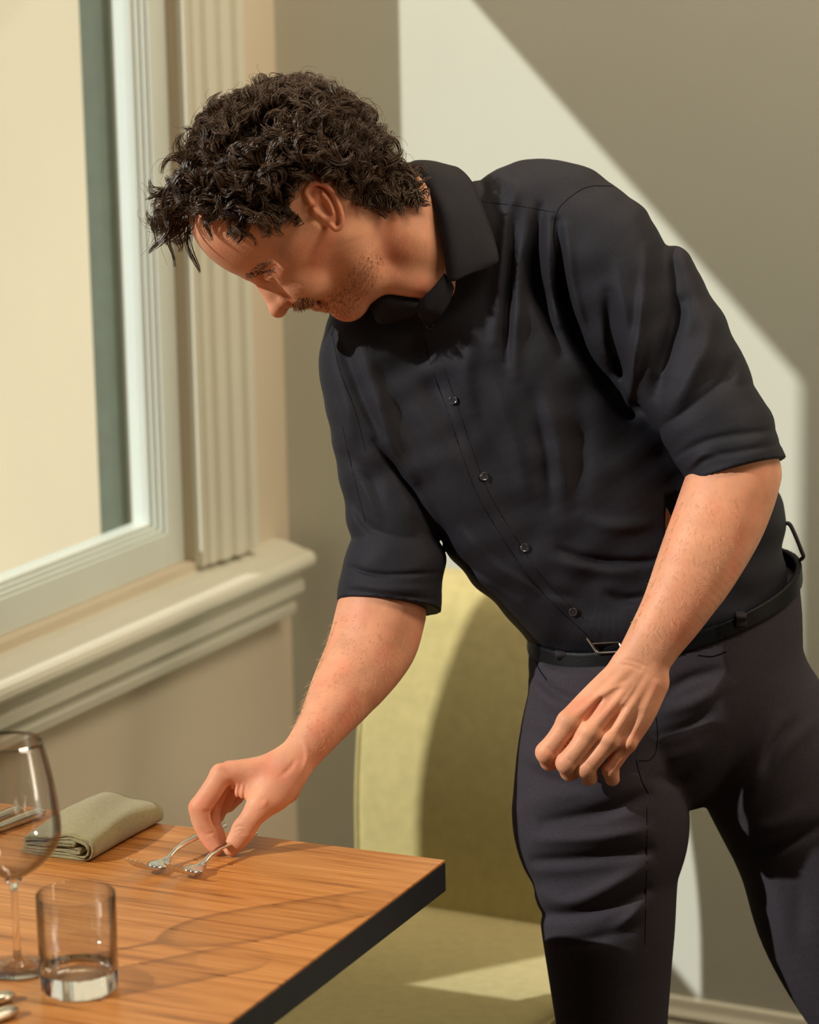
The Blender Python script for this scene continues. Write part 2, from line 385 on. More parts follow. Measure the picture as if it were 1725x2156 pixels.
# ------------------------------------------------------------------ glasses
tc_ = pixz(168, 2083, TZ); R_ = 0.0385; Ht = 0.098
tum = tag(empty('water_tumbler', (tc_.x, tc_.y, TZ + .0005)), 'clear straight-sided water tumbler with a thick base standing beside the wine glass', 'glass')
seg = 96
def facet(a, r, z): return 1 - 0.018 * (0.5 - 0.5 * math.cos(16 * a))
def facet_in(a, r, z): return 1 - (0.03 if z < 0.03 else 0.014) * (0.5 - 0.5 * math.cos(16 * a))
prof = [(R_ - .0022, 0.022), (R_ - .0018, 0.030), (R_ - .0012, 0.06), (R_ - .0012, Ht - .001), (R_ - .0006, Ht), (R_, Ht - .0008), (R_, 0.06), (R_ - .0003, 0.022)]
lathe('wall', prof, seg, M['glassw'], tum, rfun=lambda a, r, z: facet(a, r, z) if r < R_ - .001 else 1)
bprof = [(0, 0.0012), (R_ * .55, 0.0006), (R_ - .005, 0.0), (R_ - .002, 0.0012), (R_ - .0006, 0.004), (R_ - .0004, 0.0218), (R_ - .003, 0.0218), (R_ - .006, 0.0190), (R_ * .6, 0.0165), (0, 0.0158)]
lathe('base', bprof, seg, M['glassb'], tum, closed=False, rfun=lambda a, r, z: facet(a, r, z) if r > .01 else 1)

wc = pixz(38, 2040, TZ)
wg = tag(empty('wine_glass', (wc.x, wc.y, TZ + .0005)), 'clear stemmed wine glass cut by the left edge, standing left of the tumbler', 'glass')
Rb = 0.0490
def bowl(zz):
    t = (zz - 0.092) / 0.142
    return Rb * (math.sin(min(1, max(0, t) / .36) * math.pi / 2) ** .72) * (1 - 0.30 * max(0, (t - .36) / .64) ** 1.6) if t > 0 else .0
zs_ = [0.0925 + 0.142 * (k / 30) ** 1.4 for k in range(31)]
outer = [(max(.0042, bowl(z)), z) for z in zs_]
inner = [(max(.0005, bowl(z) - .0009), z + .0012) for z in zs_][::-1]
lathe('bowl', outer + inner[1:], 72, M['glassw'], wg, closed=False)
lathe('stem', [(.034, .0006), (.036, .0012), (.0345, .0022), (.020, .0036), (.009, .0062), (.0048, .011), (.0036, .02), (.0034, .05), (.0036, .08), (.0048, .089), (.0085, .0925), (0, .0928)], 64, M['glassb'], wg, closed=False)
# close the foot underneath
lathe('foot_rim', [(0, .0004), (.034, .0004), (.034, .0006)], 64, M['glassw'], wg, closed=False)

# ------------------------------------------------------------------ napkin
def napkin():
    Wn, Hn, Ln = 0.108, 0.030, 0.172
    th = 0.0030
    pts = []
    def arc(cx, cz, r, a0, a1, n=8):
        return [(cx + r * math.cos(math.radians(a0 + (a1 - a0) * k / n)), cz + r * math.sin(math.radians(a0 + (a1 - a0) * k / n))) for k in range(n + 1)]
    # flattened spiral: bottom layer from left to right, round the right side, back over the top, inner layers
    path = [(-.052, .0018), (-.03, .0016), (0, .0016), (.03, .0016)]
    path += arc(.040, .0145, .0125, -90, 90)
    path += [(.02, .0280), (-.01, .0288), (-.035, .0270), (-.050, .0215)]
    path2 = [(-.052, .0050), (-.02, .0050), (.02, .0052)] + arc(.0385, .0142, .0088, -85, 85) + [(.02, .0240), (-.01, .0248), (-.035, .0232), (-.051, .0180)]
    path3 = [(-.050, .0086), (-.02, .0088), (.012, .0092), (.030, .0094)] + arc(.033, .0119, .0026, -80, 80, 5) + [(.02, .0152), (-.01, .0150), (-.050, .0138)]
    path4 = [(-.048, .0186), (-.02, .0195), (.01, .0200)] + arc(.026, .0190, .0014, 80, -80, 4) + [(.01, .0172), (-.02, .0168), (-.048, .0160)]
    V = []; Fc = []
    ny = 22; rnd = random.Random(4)
    for pi, pth in enumerate((path, path2, path3, path4)):
        pth = np.array(pth)
        # resample
        d = np.r_[0, np.cumsum(np.hypot(*np.diff(pth, axis=0).T))]; s = np.linspace(0, d[-1], 46)
        q = np.c_[np.interp(s, d, pth[:, 0]), np.interp(s, d, pth[:, 1])]
        tg = np.gradient(q, axis=0); tg /= np.linalg.norm(tg, axis=1)[:, None]; nn = np.c_[-tg[:, 1], tg[:, 0]]
        t2 = 0.00135 if pi else 0.0015
        loop = np.r_[q + nn * t2, (q - nn * t2)[::-1]]
        base = len(V); n = len(loop)
        for j in range(ny + 1):
            t = j / ny; y = (t - .5) * Ln
            top = 0.006 * math.sin(t * math.pi * 1.15 + .1) + 0.004 * t
            for (x, z) in loop:
                k = max(0, z) / 0.03
                xx = x + 0.004 * math.sin(t * 5 + 1) * k - 0.006 * (t - .5)
                yy = y + 0.003 * math.sin(x * 60 + pi) + (0.0015 * rnd.random() if j in (0, ny) else 0)
                zz = z * (1 + .12 * math.sin(x * 40 + t * 3)) + k * top + k * .0015 * math.sin(x * 110 + t * 4)
                V.append((xx, yy, max(zz, .0003)))
        for j in range(ny):
            for k in range(n):
                a = base + j * n + k; b = base + j * n + (k + 1) % n
                Fc.append((a, b, b + n, a + n))
        Fc.append(tuple(base + k for k in range(n))); Fc.append(tuple(base + ny * n + k for k in range(n))[::-1])
    me = bpy.data.meshes.new('napkin'); me.from_pydata(V, [], Fc); me.update()
    bm = bmesh.new(); bm.from_mesh(me); bmesh.ops.recalc_face_normals(bm, faces=bm.faces); bm.to_mesh(me); bm.free()
    o = add('napkin', me, M['linen'])
    a = pixz(185, 1818, TZ); b = pixz(345, 1735, TZ)
    d = (b - a).normalized(); ang = math.atan2(d.y, d.x) - math.pi / 2
    side = Vector((-d.y, d.x, 0))
    c = (a + b) / 2 + side * 0.044
    o.location = (c.x, c.y, TZ + .0004); o.rotation_euler = (0, 0, ang)
    o.scale = (.88, (b - a).length / Ln, .84)
    return o
tag(napkin(), 'folded olive-green linen napkin lying behind the wine glass', 'napkin')

# ------------------------------------------------------------------ chair
ch = tag(empty('upholstered_chair', (0.61, -0.8, 0)), 'olive-green upholstered dining chair with a tall padded back against the wall', 'chair')
def chair_back():
    # slab in x (0.415..0.80) whose front face leans/rolls back towards the top
    xs = np.linspace(0, 1, 40); V = []; Fc = []
    prof = []
    def yf(z): return -0.500 + 0.012 * (z - .40) + 0.10 * max(0, (z - 0.52) / 0.36) ** 2.0
    zs = np.r_[np.linspace(0.37, 0.812, 30), 0.828, 0.840, 0.848, 0.853]
    n = 0
    rows = []
    for z in zs:
        rr = max(0, (z - 0.812)); 
        rnd_ = 0.0 if z < .812 else (0.042 - math.sqrt(max(0, .042 ** 2 - rr ** 2)))
        rows.append((z, yf(z) + rnd_, yf(z) + 0.085 - rnd_))
    xl, xr = 0.371, 0.790
    ring = []
    for (z, yfr, ybk) in rows:
        pts = []
        m_ = 26
        w_ = xr - xl - (0 if z < .812 else .04 * ((z - .812) / .041) ** 2)
        cx_ = (xl + xr) / 2
        r = min(0.022, (ybk - yfr) / 2 * .9)
        for (sx, sy, a0) in ((1, -1, -90), (1, 1, 0), (-1, 1, 90), (-1, -1, 180)):
            for k in range(6):
                a = math.radians(a0 + k * 18)
                px_ = cx_ + sx * (w_ / 2 - r) + r * math.cos(a); py_ = (yfr + r if sy < 0 else ybk - r) + r * math.sin(a)
                pts.append((px_, py_, z))
        ring.append(pts)
    n = len(ring[0])
    for p in ring: V += p
    for i in range(len(ring) - 1):
        for k in range(n):
            a = i * n + k; b = i * n + (k + 1) % n; Fc.append((a, b, b + n, a + n))
    Fc.append(tuple(range(n))[::-1]); Fc.append(tuple((len(ring) - 1) * n + k for k in range(n)))
    o = raw('backrest', V, Fc, M['green']); keep(o, ch)
    # piping up the near front edges
    for xx in (xl + .004, xr - .004):
        vv = []; ff = []
        for i, (z, yfr, ybk) in enumerate(rows[:-3]):
            for k in range(6):
                a = k * math.pi / 3; vv.append((xx + .0035 * math.cos(a), yfr + .006 + .0035 * math.sin(a), z))
        for i in range(len(rows) - 4):
            for k in range(6):
                a = i * 6 + k; b = i * 6 + (k + 1) % 6; ff.append((a, b, b + 6, a + 6))
        keep(raw('piping', vv, ff, M['green']), ch)
chair_back()
bm = bmesh.new(); bm_box(bm, (0.370, -0.98, 0.352), (0.790, -0.45, 0.417), 0.022, 5)
o = from_bm('seat', bm, M['green'], smooth=True); keep(o, ch)
bm = bmesh.new(); bm_box(bm, (0.375, -0.975, 0.285), (0.785, -0.45, 0.355), 0.008, 2)
keep(from_bm('seat_rail', bm, M['blackwood']), ch)
def pipe_loop(z):
    pts = []
    x0, x1, y0, y1, r = 0.369, .791, -.981, -.47, .02
    for (cx_, cy_, a0) in ((x1 - r, y0 + r, -90), (x1 - r, y1 - r, 0), (x0 + r, y1 - r, 90), (x0 + r, y0 + r, 180)):
        for k in range(5):
            a = math.radians(a0 + k * 22.5); pts.append((cx_ + r * math.cos(a), cy_ + r * math.sin(a)))
    v = []; f = []; n = len(pts)
    for i, (x, y) in enumerate(pts):
        nx, ny = x - (x0 + x1) / 2, y - (y0 + y1) / 2; l = math.hypot(nx, ny); nx /= l; ny /= l
        for k in range(6):
            a = k * math.pi / 3; v.append((x + nx * .003 * math.cos(a), y + ny * .003 * math.cos(a), z + .003 * math.sin(a)))
    for i in range(n):
        for k in range(6): f.append((i * 6 + k, ((i + 1) % n) * 6 + k, ((i + 1) % n) * 6 + (k + 1) % 6, i * 6 + (k + 1) % 6))
    return v, f
v_, f_ = pipe_loop(.400); keep(raw('piping', v_, f_, M['green']), ch)
for (x, y) in ((.40, -.95), (.76, -.95), (.40, -.48), (.76, -.48)):
    v = []; f = []
    for (z, s) in ((0.0, .013), (0.285, .02)):
        for (a, b) in ((-1, -1), (1, -1), (1, 1), (-1, 1)): v.append((x + a * s, y + b * s, z))
    f = [(0, 1, 2, 3)[::-1], (4, 5, 6, 7)] + [(i, (i + 1) % 4, 4 + (i + 1) % 4, 4 + i) for i in range(4)]
    keep(raw('leg', v, f, M['blackwood'], smooth=False), ch)
# ------------------------------------------------------------------ implicit-surface toolkit
# local modelling grid: X,Y as seen from the photographer, Z away; 1 unit = 1/1897 m at 3.5 m
import openvdb
GS = FPX / 3.5
def g2w(P):
    P = np.asarray(P, dtype=np.float64); d = 3.5 + P[:, 2] / GS
    r = FW[None] + RT[None] * ((P[:, 0] - IW / 2) / FPX)[:, None] - UP[None] * ((P[:, 1] - IH / 2) / FPX)[:, None]
    return CAM[None] + r * d[:, None]
def w2g(p):
    d = np.asarray(p, float) - CAM; z = d @ FW
    return (IW / 2 + FPX * (d @ RT) / z, IH / 2 - FPX * (d @ UP) / z, (z - 3.5) * GS)

def spline(pts, n=6):
    """Catmull-Rom resample of rows"""
    P = np.array(pts, float)
    if len(P) < 3: 
        t = np.linspace(0, 1, n + 1)[:, None]; return P[0] * (1 - t) + P[1] * t
    Q = np.vstack([2 * P[0] - P[1], P, 2 * P[-1] - P[-2]]); out = []
    for i in range(1, len(Q) - 2):
        p0, p1, p2, p3 = Q[i - 1], Q[i], Q[i + 1], Q[i + 2]
        for k in range(n):
            t = k / n
            out.append(0.5 * ((2 * p1) + (-p0 + p2) * t + (2 * p0 - 5 * p1 + 4 * p2 - p3) * t * t + (-p0 + 3 * p1 - 3 * p2 + p3) * t ** 3))
    out.append(P[-1]); return np.array(out)

class Vol:
    def __init__(s, x0, x1, y0, y1, z0, z1, h):
        s.h = h; s.o = np.array([x0, y0, z0], float)
        s.n = [int((b - a) / h) + 1 for a, b in ((x0, x1), (y0, y1), (z0, z1))]
        s.ax = [(s.o[i] + h * np.arange(s.n[i])).astype(np.float32) for i in range(3)]
        s.f = np.full(s.n, 60.0, np.float32)
    def sl(s, lo, hi):
        a = [max(0, int((lo[i] - s.o[i]) / s.h)) for i in range(3)]
        b = [min(s.n[i], int((hi[i] - s.o[i]) / s.h) + 2) for i in range(3)]
        if any(b[i] <= a[i] for i in range(3)): return None
        return tuple(slice(a[i], b[i]) for i in range(3))
    def grids(s, q):
        return s.ax[0][q[0]][:, None, None], s.ax[1][q[1]][None, :, None], s.ax[2][q[2]][None, None, :]
    def comb(s, q, v, k, op):
        a = s.f[q]
        if op == 'add':
            if k > 0:
                hh = np.maximum(k - np.abs(a - v), 0) / k; s.f[q] = np.minimum(a, v) - hh * hh * k * 0.25
            else: s.f[q] = np.minimum(a, v)
        else:
            v = -v
            if k > 0:
                hh = np.maximum(k - np.abs(a - v), 0) / k; s.f[q] = np.maximum(a, v) + hh * hh * k * 0.25
            else: s.f[q] = np.maximum(a, v)
    def tube(s, pts, k=8.0, op='add', n=8, sq=2.0):
        """pts rows: x,y,z,a(,b): a half-width across the picture, b half-depth"""
        P = [list(p) + [p[3]] * (5 - len(p)) for p in pts]
        P = spline(P, n)
        m = 3 * s.h + k + 4
        lo = (P[:, :3] - P[:, 3:5].max(1)[:, None]).min(0) - m; hi = (P[:, :3] + P[:, 3:5].max(1)[:, None]).max(0) + m
        q = s.sl(lo, hi)
        if q is None: return
        tmp = np.full(s.f[q].shape, 60.0, np.float32)
        off = [q[i].start for i in range(3)]
        for i in range(len(P) - 1):
            A, B = P[i], P[i + 1]
            r = max(A[3], A[4], B[3], B[4]) + m
            l2 = np.minimum(A[:3], B[:3]) - r; h2 = np.maximum(A[:3], B[:3]) + r
            qq = s.sl(l2, h2)
            if qq is None: continue
            qq = tuple(slice(max(qq[j].start, q[j].start), min(qq[j].stop, q[j].stop)) for j in range(3))
            X, Y, Z = s.grids(qq)
            d = B[:3] - A[:3]; L2 = float(d @ d) + 1e-6
            dx = X - A[0]; dy = Y - A[1]; dz = Z - A[2]
            t = np.clip((dx * d[0] + dy * d[1] + dz * d[2]) / L2, 0, 1)
            a = A[3] + (B[3] - A[3]) * t; b = A[4] + (B[4] - A[4]) * t
            rx = dx - t * d[0]; ry = dy - t * d[1]; rz = (dz - t * d[2]) * (a / b)
            if sq == 2.0: v = np.sqrt(rx * rx + ry * ry + rz * rz) - a
            else: v = ((rx * rx + ry * ry) ** (sq / 2) + np.abs(rz) ** sq) ** (1 / sq) - a
            v = v * np.minimum(1, b / a)
            ql = tuple(slice(qq[j].start - off[j], qq[j].stop - off[j]) for j in range(3))
            tmp[ql] = np.minimum(tmp[ql], v)
        s.comb(q, tmp, k, op)
    def ell(s, c, r, k=8.0, op='add', rot=0.0, rx=0.0):
        """ellipsoid; rot = turn in the picture plane (radians), rx = turn about its own first axis"""
        m = 3 * s.h + k; R = max(r)
        q = s.sl([c[i] - R - m for i in range(3)], [c[i] + R + m for i in range(3)])
        if q is None: return
        X, Y, Z = s.grids(q); x = X - c[0]; y = Y - c[1]; z = Z - c[2]
        cs, sn = math.cos(rot), math.sin(rot)
        u = x * cs + y * sn; v = -x * sn + y * cs
        if rx:
            v, z = v * math.cos(rx) + z * math.sin(rx), -v * math.sin(rx) + z * math.cos(rx)
        k0 = np.sqrt((u / r[0]) ** 2 + (v / r[1]) ** 2 + (z / r[2]) ** 2)
        k1 = np.sqrt((u / r[0] ** 2) ** 2 + (v / r[1] ** 2) ** 2 + (z / r[2] ** 2) ** 2) + 1e-6
        s.comb(q, (k0 * (k0 - 1) / k1).astype(np.float32), k, op)
    def folds(s, strokes, zc=None, zs=60.0):
        """2-D ridges/grooves: (points, width, amp[, zmax]) ; only where Z < zc(x,y)"""
        D = np.zeros((s.n[0], s.n[1]), np.float32); X = s.ax[0][:, None]; Y = s.ax[1][None, :]
        for st in strokes:
            P = spline(st[0], 5); wd, amp = st[1], st[2]
            lo = P.min(0) - 3 * wd; hi = P.max(0) + 3 * wd
            i0, i1 = np.searchsorted(s.ax[0], lo[0]), np.searchsorted(s.ax[0], hi[0]); j0, j1 = np.searchsorted(s.ax[1], lo[1]), np.searchsorted(s.ax[1], hi[1])
            if i1 <= i0 or j1 <= j0: continue
            x = X[i0:i1]; y = Y[:, j0:j1]; best = np.full((i1 - i0, j1 - j0), 1e9, np.float32); tt = np.zeros_like(best); n = len(P) - 1
            for i in range(n):
                d = P[i + 1] - P[i]; L2 = d @ d + 1e-6
                t = np.clip(((x - P[i][0]) * d[0] + (y - P[i][1]) * d[1]) / L2, 0, 1)
                e = (x - P[i][0] - t * d[0]) ** 2 + (y - P[i][1] - t * d[1]) ** 2
                mk = e < best; best[mk] = e[mk]; tt[mk] = ((i + t) / n)[mk]
            env = np.sin(np.pi * (0.06 + 0.88 * tt)) ** 0.7
            # asymmetric fold: smooth ridge
            D[i0:i1, j0:j1] += amp * env * np.exp(-best / (wd * wd))
        D = D[:, :, None]
        if zc is None: s.f -= D
        else:
            Z = s.ax[2][None, None, :]
            zz = zc[:, :, None] if isinstance(zc, np.ndarray) else zc
            s.f -= D * np.clip((zz - Z) / zs + 0.5, 0, 1)
    def zfront(s, x, y):
        i = (x - s.o[0]) / s.h; j = (y - s.o[1]) / s.h; i0, j0 = int(i), int(j); fx, fy = i - i0, j - j0
        c = s.f[i0:i0 + 2, j0:j0 + 2]; col = (c[0, 0] * (1 - fx) * (1 - fy) + c[1, 0] * fx * (1 - fy) + c[0, 1] * (1 - fx) * fy + c[1, 1] * fx * fy)
        k = np.nonzero(col < 0)[0]
        if len(k) == 0 or k[0] == 0: return None
        k = k[0]; t = col[k - 1] / (col[k - 1] - col[k] + 1e-9)
        return float(s.o[2] + (k - 1 + t) * s.h)
    def normal(s, x, y, e=9.0):
        a, b, c, d = s.zfront(x - e, y), s.zfront(x + e, y), s.zfront(x, y - e), s.zfront(x, y + e)
        if None in (a, b, c, d): return np.array([0, 0, -1.0])
        n = np.array([(b - a) / (2 * e), (d - c) / (2 * e), -1.0]); return n / np.linalg.norm(n)
    def drape(s, pts, off=0.0, n=6):
        out = []
        for p in spline(pts, n):
            z = s.zfront(p[0], p[1])
            if z is not None: out.append((p[0], p[1], z + off))
        return np.array(out)
    def halfspace(s, P, n, k=2.0, box_=None, op='sub'):
        q = s.sl(*box_) if box_ else tuple(slice(0, m) for m in s.n)
        X, Y, Z = s.grids(q); n = np.array(n, float); n /= np.linalg.norm(n)
        s.comb(q, -((X - P[0]) * n[0] + (Y - P[1]) * n[1] + (Z - P[2]) * n[2]).astype(np.float32), k, op)
    def mesh(s, name, m, parent=None, smooth_it=0, warp=None):
        f = np.ascontiguousarray(s.f)
        f[0], f[-1], f[:, 0], f[:, -1], f[:, :, 0], f[:, :, -1] = 5, 5, 5, 5, 5, 5
        g = openvdb.FloatGrid(); g.copyFromArray(f)
        p, qd = g.convertToQuads(isovalue=0.0)
        p = p.astype(np.float64)
        if smooth_it:
            n = len(p); e = np.vstack([qd[:, [0, 1]], qd[:, [1, 2]], qd[:, [2, 3]], qd[:, [3, 0]]]).astype(np.int64)
            deg = np.bincount(e.ravel(), minlength=n)
            for it in range(smooth_it):
                lam = 0.5 if it % 2 == 0 else -0.52
                acc = np.stack([np.bincount(e[:, 0], p[e[:, 1], i], n) + np.bincount(e[:, 1], p[e[:, 0], i], n) for i in range(3)], 1)
                p = p + lam * (acc / deg[:, None] - p)
        P = p * s.h + s.o
        if warp: P = warp(P)
        W = g2w(P)
        # orientation check with the largest coordinate vertex
        me = bpy.data.meshes.new(name)
        nv, nf = len(W), len(qd)
        me.vertices.add(nv); me.vertices.foreach_set('co', W.astype(np.float32).ravel())
        qd = qd.astype(np.int32)
        a, b, c = W[qd[:, 0]], W[qd[:, 1]], W[qd[:, 2]]
        vol = np.einsum('ij,ij->i', a - W.mean(0), np.cross(b - a, c - a)).sum()
        if vol < 0: qd = qd[:, ::-1]
        me.loops.add(nf * 4); me.polygons.add(nf)
        me.polygons.foreach_set('loop_start', np.arange(0, nf * 4, 4, dtype=np.int32))
        me.loops.foreach_set('vertex_index', np.ascontiguousarray(qd).ravel())
        me.update(calc_edges=True); me.validate()
        print('VOL', name, s.n, nv, nf, round(time.time() - T0, 1))
        return add(name, me, m, parent)

def tubes(name, curves, radii, m, parent=None, sides=4, smooth=True, warp=None):
    """curves: list of (N,3) grid-space arrays; radii: list of arrays/floats in grid units -> one mesh of thin tubes"""
    V = []; F = []; base = 0
    ang = np.arange(sides) * 2 * np.pi / sides
    for C_, R_ in zip(curves, radii):
        C_ = np.asarray(C_, float); n = len(C_)
        if n < 2: continue
        R_ = np.full(n, R_, float) if np.isscalar(R_) else np.asarray(R_, float)
        T = np.gradient(C_, axis=0); T /= np.linalg.norm(T, axis=1)[:, None] + 1e-9
        up = np.array([0.31, 0.22, 0.92]); A = np.cross(T, up); A /= np.linalg.norm(A, axis=1)[:, None] + 1e-9; B = np.cross(T, A)
        ring = C_[:, None] + (A[:, None] * np.cos(ang)[None, :, None] + B[:, None] * np.sin(ang)[None, :, None]) * R_[:, None, None]
        V.append(ring.reshape(-1, 3))
        i = np.arange(n - 1)[:, None] * sides; k = np.arange(sides)[None]
        a = i + k; b = i + (k + 1) % sides
        F.append(np.stack([a, b, b + sides, a + sides], -1).reshape(-1, 4) + base); base += n * sides
    V = np.vstack(V); F = np.vstack(F)
    V = g2w(warp(V) if warp else V)
    return fastmesh(name, V, F, m, parent, smooth)
def fastmesh(name, V, F, m, parent=None, smooth=True):
    me = bpy.data.meshes.new(name); me.vertices.add(len(V)); me.vertices.foreach_set('co', np.asarray(V, np.float32).ravel())
    me.loops.add(F.size); me.polygons.add(len(F)); me.polygons.foreach_set('loop_start', np.arange(0, F.size, F.shape[1], dtype=np.int32))
    me.loops.foreach_set('vertex_index', F.astype(np.int32).ravel()); me.update(calc_edges=True)
    return add(name, me, m, parent, smooth)
def batch_tubes(name, P, R, m, parent=None, sides=3, warp=None):
    """P (S,T,3) strands, R (S,T) radii"""
    S_, T_, _ = P.shape
    D = np.gradient(P, axis=1); D /= np.linalg.norm(D, axis=2, keepdims=True) + 1e-9
    up = np.array([0.31, 0.22, 0.92]); A = np.cross(D, up); A /= np.linalg.norm(A, axis=2, keepdims=True) + 1e-9; B = np.cross(D, A)
    ang = np.arange(sides) * 2 * np.pi / sides
    ring = P[:, :, None] + (A[:, :, None] * np.cos(ang)[None, None, :, None] + B[:, :, None] * np.sin(ang)[None, None, :, None]) * R[:, :, None, None]
    V = ring.reshape(-1, 3); V = g2w(warp(V) if warp else V)
    s_ = np.arange(S_)[:, None, None] * (T_ * sides); t_ = np.arange(T_ - 1)[None, :, None] * sides; k = np.arange(sides)[None, None]
    a = s_ + t_ + k; b = s_ + t_ + (k + 1) % sides
    F = np.stack([a, b, b + sides, a + sides], -1).reshape(-1, 4)
    return fastmesh(name, V, F, m, parent)
# ------------------------------------------------------------------ the man
def skin_mat():
    m = mat('skin', (0.74, 0.34, 0.20), 0.5, noise=0.12, nscale=28, bump=0.3, bscale=420, spec=0.30, sss=0.22)
    nt = m.node_tree; N = nt.nodes; L = nt.links; b = N['Principled BSDF']
    src = b.inputs['Base Color'].links[0].from_socket
    tc = N.new('ShaderNodeTexCoord'); n = N.new('ShaderNodeTexNoise'); n.inputs['Scale'].default_value = 22; n.inputs['Detail'].default_value = 3
    L.new(tc.outputs['Object'], n.inputs['Vector'])
    r = N.new('ShaderNodeValToRGB'); r.color_ramp.elements[0].position = .48; r.color_ramp.elements[1].position = .72
    mx = N.new('ShaderNodeMixRGB'); mx.blend_type = 'MULTIPLY'; mx.inputs[2].default_value = (1.0, 0.80, 0.80, 1)
    L.new(n.outputs['Fac'], r.inputs[0]); L.new(r.outputs[0], mx.inputs[0]); L.new(src, mx.inputs[1]); L.new(mx.outputs[0], b.inputs['Base Color'])
    return m
M['skin'] = skin_mat()
M['shirt'] = mat('black_cotton_shirt', (0.0200, 0.0190, 0.0250), 0.62, noise=0.12, nscale=400, bump=0.3, bscale=1500, sheen=0.0, spec=0.16)
M['trousers'] = mat('charcoal_twill', (0.047, 0.040, 0.049), 0.9, noise=0.12, nscale=400, bump=0.35, bscale=1600, sheen=0.0, spec=0.08)
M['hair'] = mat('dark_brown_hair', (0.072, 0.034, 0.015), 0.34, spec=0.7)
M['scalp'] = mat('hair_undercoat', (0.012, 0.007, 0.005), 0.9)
M['leather'] = mat('black_leather', (0.004, 0.004, 0.005), 0.45, bump=0.2, bscale=600, spec=0.16)
M['button'] = mat('black_horn_button', (0.03, 0.03, 0.04), 0.15, spec=1.0, coat=0.6)
M['buckle'] = mat('nickel_buckle', (0.45, 0.42, 0.38), 0.28, metal=1.0)

# head frame: origin at the ear hole, mid-plane depth ZH
ZH = -64.0
def hwarp(P):
    """turn the head: crown towards the viewer, chin away, fading out down the neck"""
    P = np.array(P, float); x = P[:, 0]; y = P[:, 1]
    w = np.clip((900 - x) / 170, 0, 1); w = w * w * (3 - 2 * w)
    gx = np.where(x < 740, x - 690, 50 + (x - 740) * np.clip(1 - (x - 740) / 240, 0.5, 1) * np.clip((900 - x) / 160, 0, 1))
    P[:, 2] += 0.34 * gx + 0.22 * (y - 440) * w
    return P
E0 = np.array([690.0, 440.0]); HU = np.array([-.93, -.37]); HF = np.array([-.37, .93]); HU /= np.linalg.norm(HU); HF /= np.linalg.norm(HF)
def hp(f, u, l=0.0):
    p = E0 + HF * f + HU * u; return [p[0], p[1], ZH - l]
man = tag(empty('person', (1.02, -0.84, 0)), 'man in black shirt, sleeves rolled, bending over the table to lay a fork', 'person')

# ---- head and neck (skin)
H = Vol(395, 1010, 190, 780, -300, 250, 2.7)
rotH = math.atan2(HF[1], HF[0])
SK = np.array([-4.0, 97.0]); RAD = np.array([184., 182., 142.])
def im(x, y, l=0.0): return [x, y, ZH - l]
H.ell(hp(*SK), tuple(RAD), 4, rot=rotH)                        # cranium
H.ell(hp(88, 132), (110, 140, 112), 40, rot=rotH)              # forehead mass
H.ell(im(640, 520), (95, 100, 100), 40)                        # mid face
H.ell(im(655, 585), (62, 46, 70), 34, rot=.2)
H.tube([im(730, 505) + [66, 96], im(752, 575) + [58, 80], im(738, 622) + [46, 58]], 30)   # jaw
H.ell(im(726, 646), (34, 28, 36), 24, rot=.3)                  # chin
for sg in (1, -1):
    H.tube([im(665, 478, sg * 118) + [16], im(622, 530, sg * 100) + [24], im(598, 572, sg * 72) + [22]], 26)  # cheek bone
    H.tube([im(526, 572, sg * 10) + [13], im(537, 562, sg * 42) + [14], im(568, 540, sg * 84) + [12]], 16)     # brow ridge
    H.ell(im(562, 590, sg * 52), (22, 20, 26), 16, 'sub')                                    # eye socket
    H.ell(im(576, 573, sg * 56), (21, 21, 22), 5)                                            # eyeball under the lid
    H.tube([im(556, 584, sg * 44) + [2.4], im(562, 588, sg * 58) + [3.0], im(574, 582, sg * 76) + [2.4]], 3)   # lid edge
    H.ell(im(600, 634, sg * 19), (16, 12, 13), 6, rot=.5)                                    # nostril wing
    H.tube([im(612, 622, sg * 26) + [2.6], im(617, 634, sg * 29) + [3.2], im(630, 640, sg * 33) + [2.6]], 6, 'sub')
    H.ell(im(640, 598, sg * 58), (38, 34, 32), 26, rot=.4)                                   # cheek
H.ell(im(594, 598), (36, 36, 36), 12, rot=.4)
H.tube([im(543, 578) + [15, 14], im(560, 603) + [16.5, 15], im(576, 631) + [17, 17], im(586, 650) + [16.5, 19]], 14)
H.ell(im(586, 650), (18.5, 18.5, 21), 8)
H.tube([im(600, 641) + [9, 8], im(618, 630) + [12, 11]], 8)
H.ell(im(634, 629), (26, 20, 46), 16, rot=.25)
H.ell(im(640, 636), (14, 10, 32), 8, rot=.3)
H.ell(im(662, 645), (14, 9.5, 30), 6, rot=.35)
H.tube([im(658, 639, -28) + [2.4], im(651, 642, 0) + [2.8], im(658, 639, 28) + [2.4]], 3, 'sub')
H.tube([im(684, 646, -16) + [9], im(683, 649, 0) + [9], im(684, 646, 16) + [9]], 12)
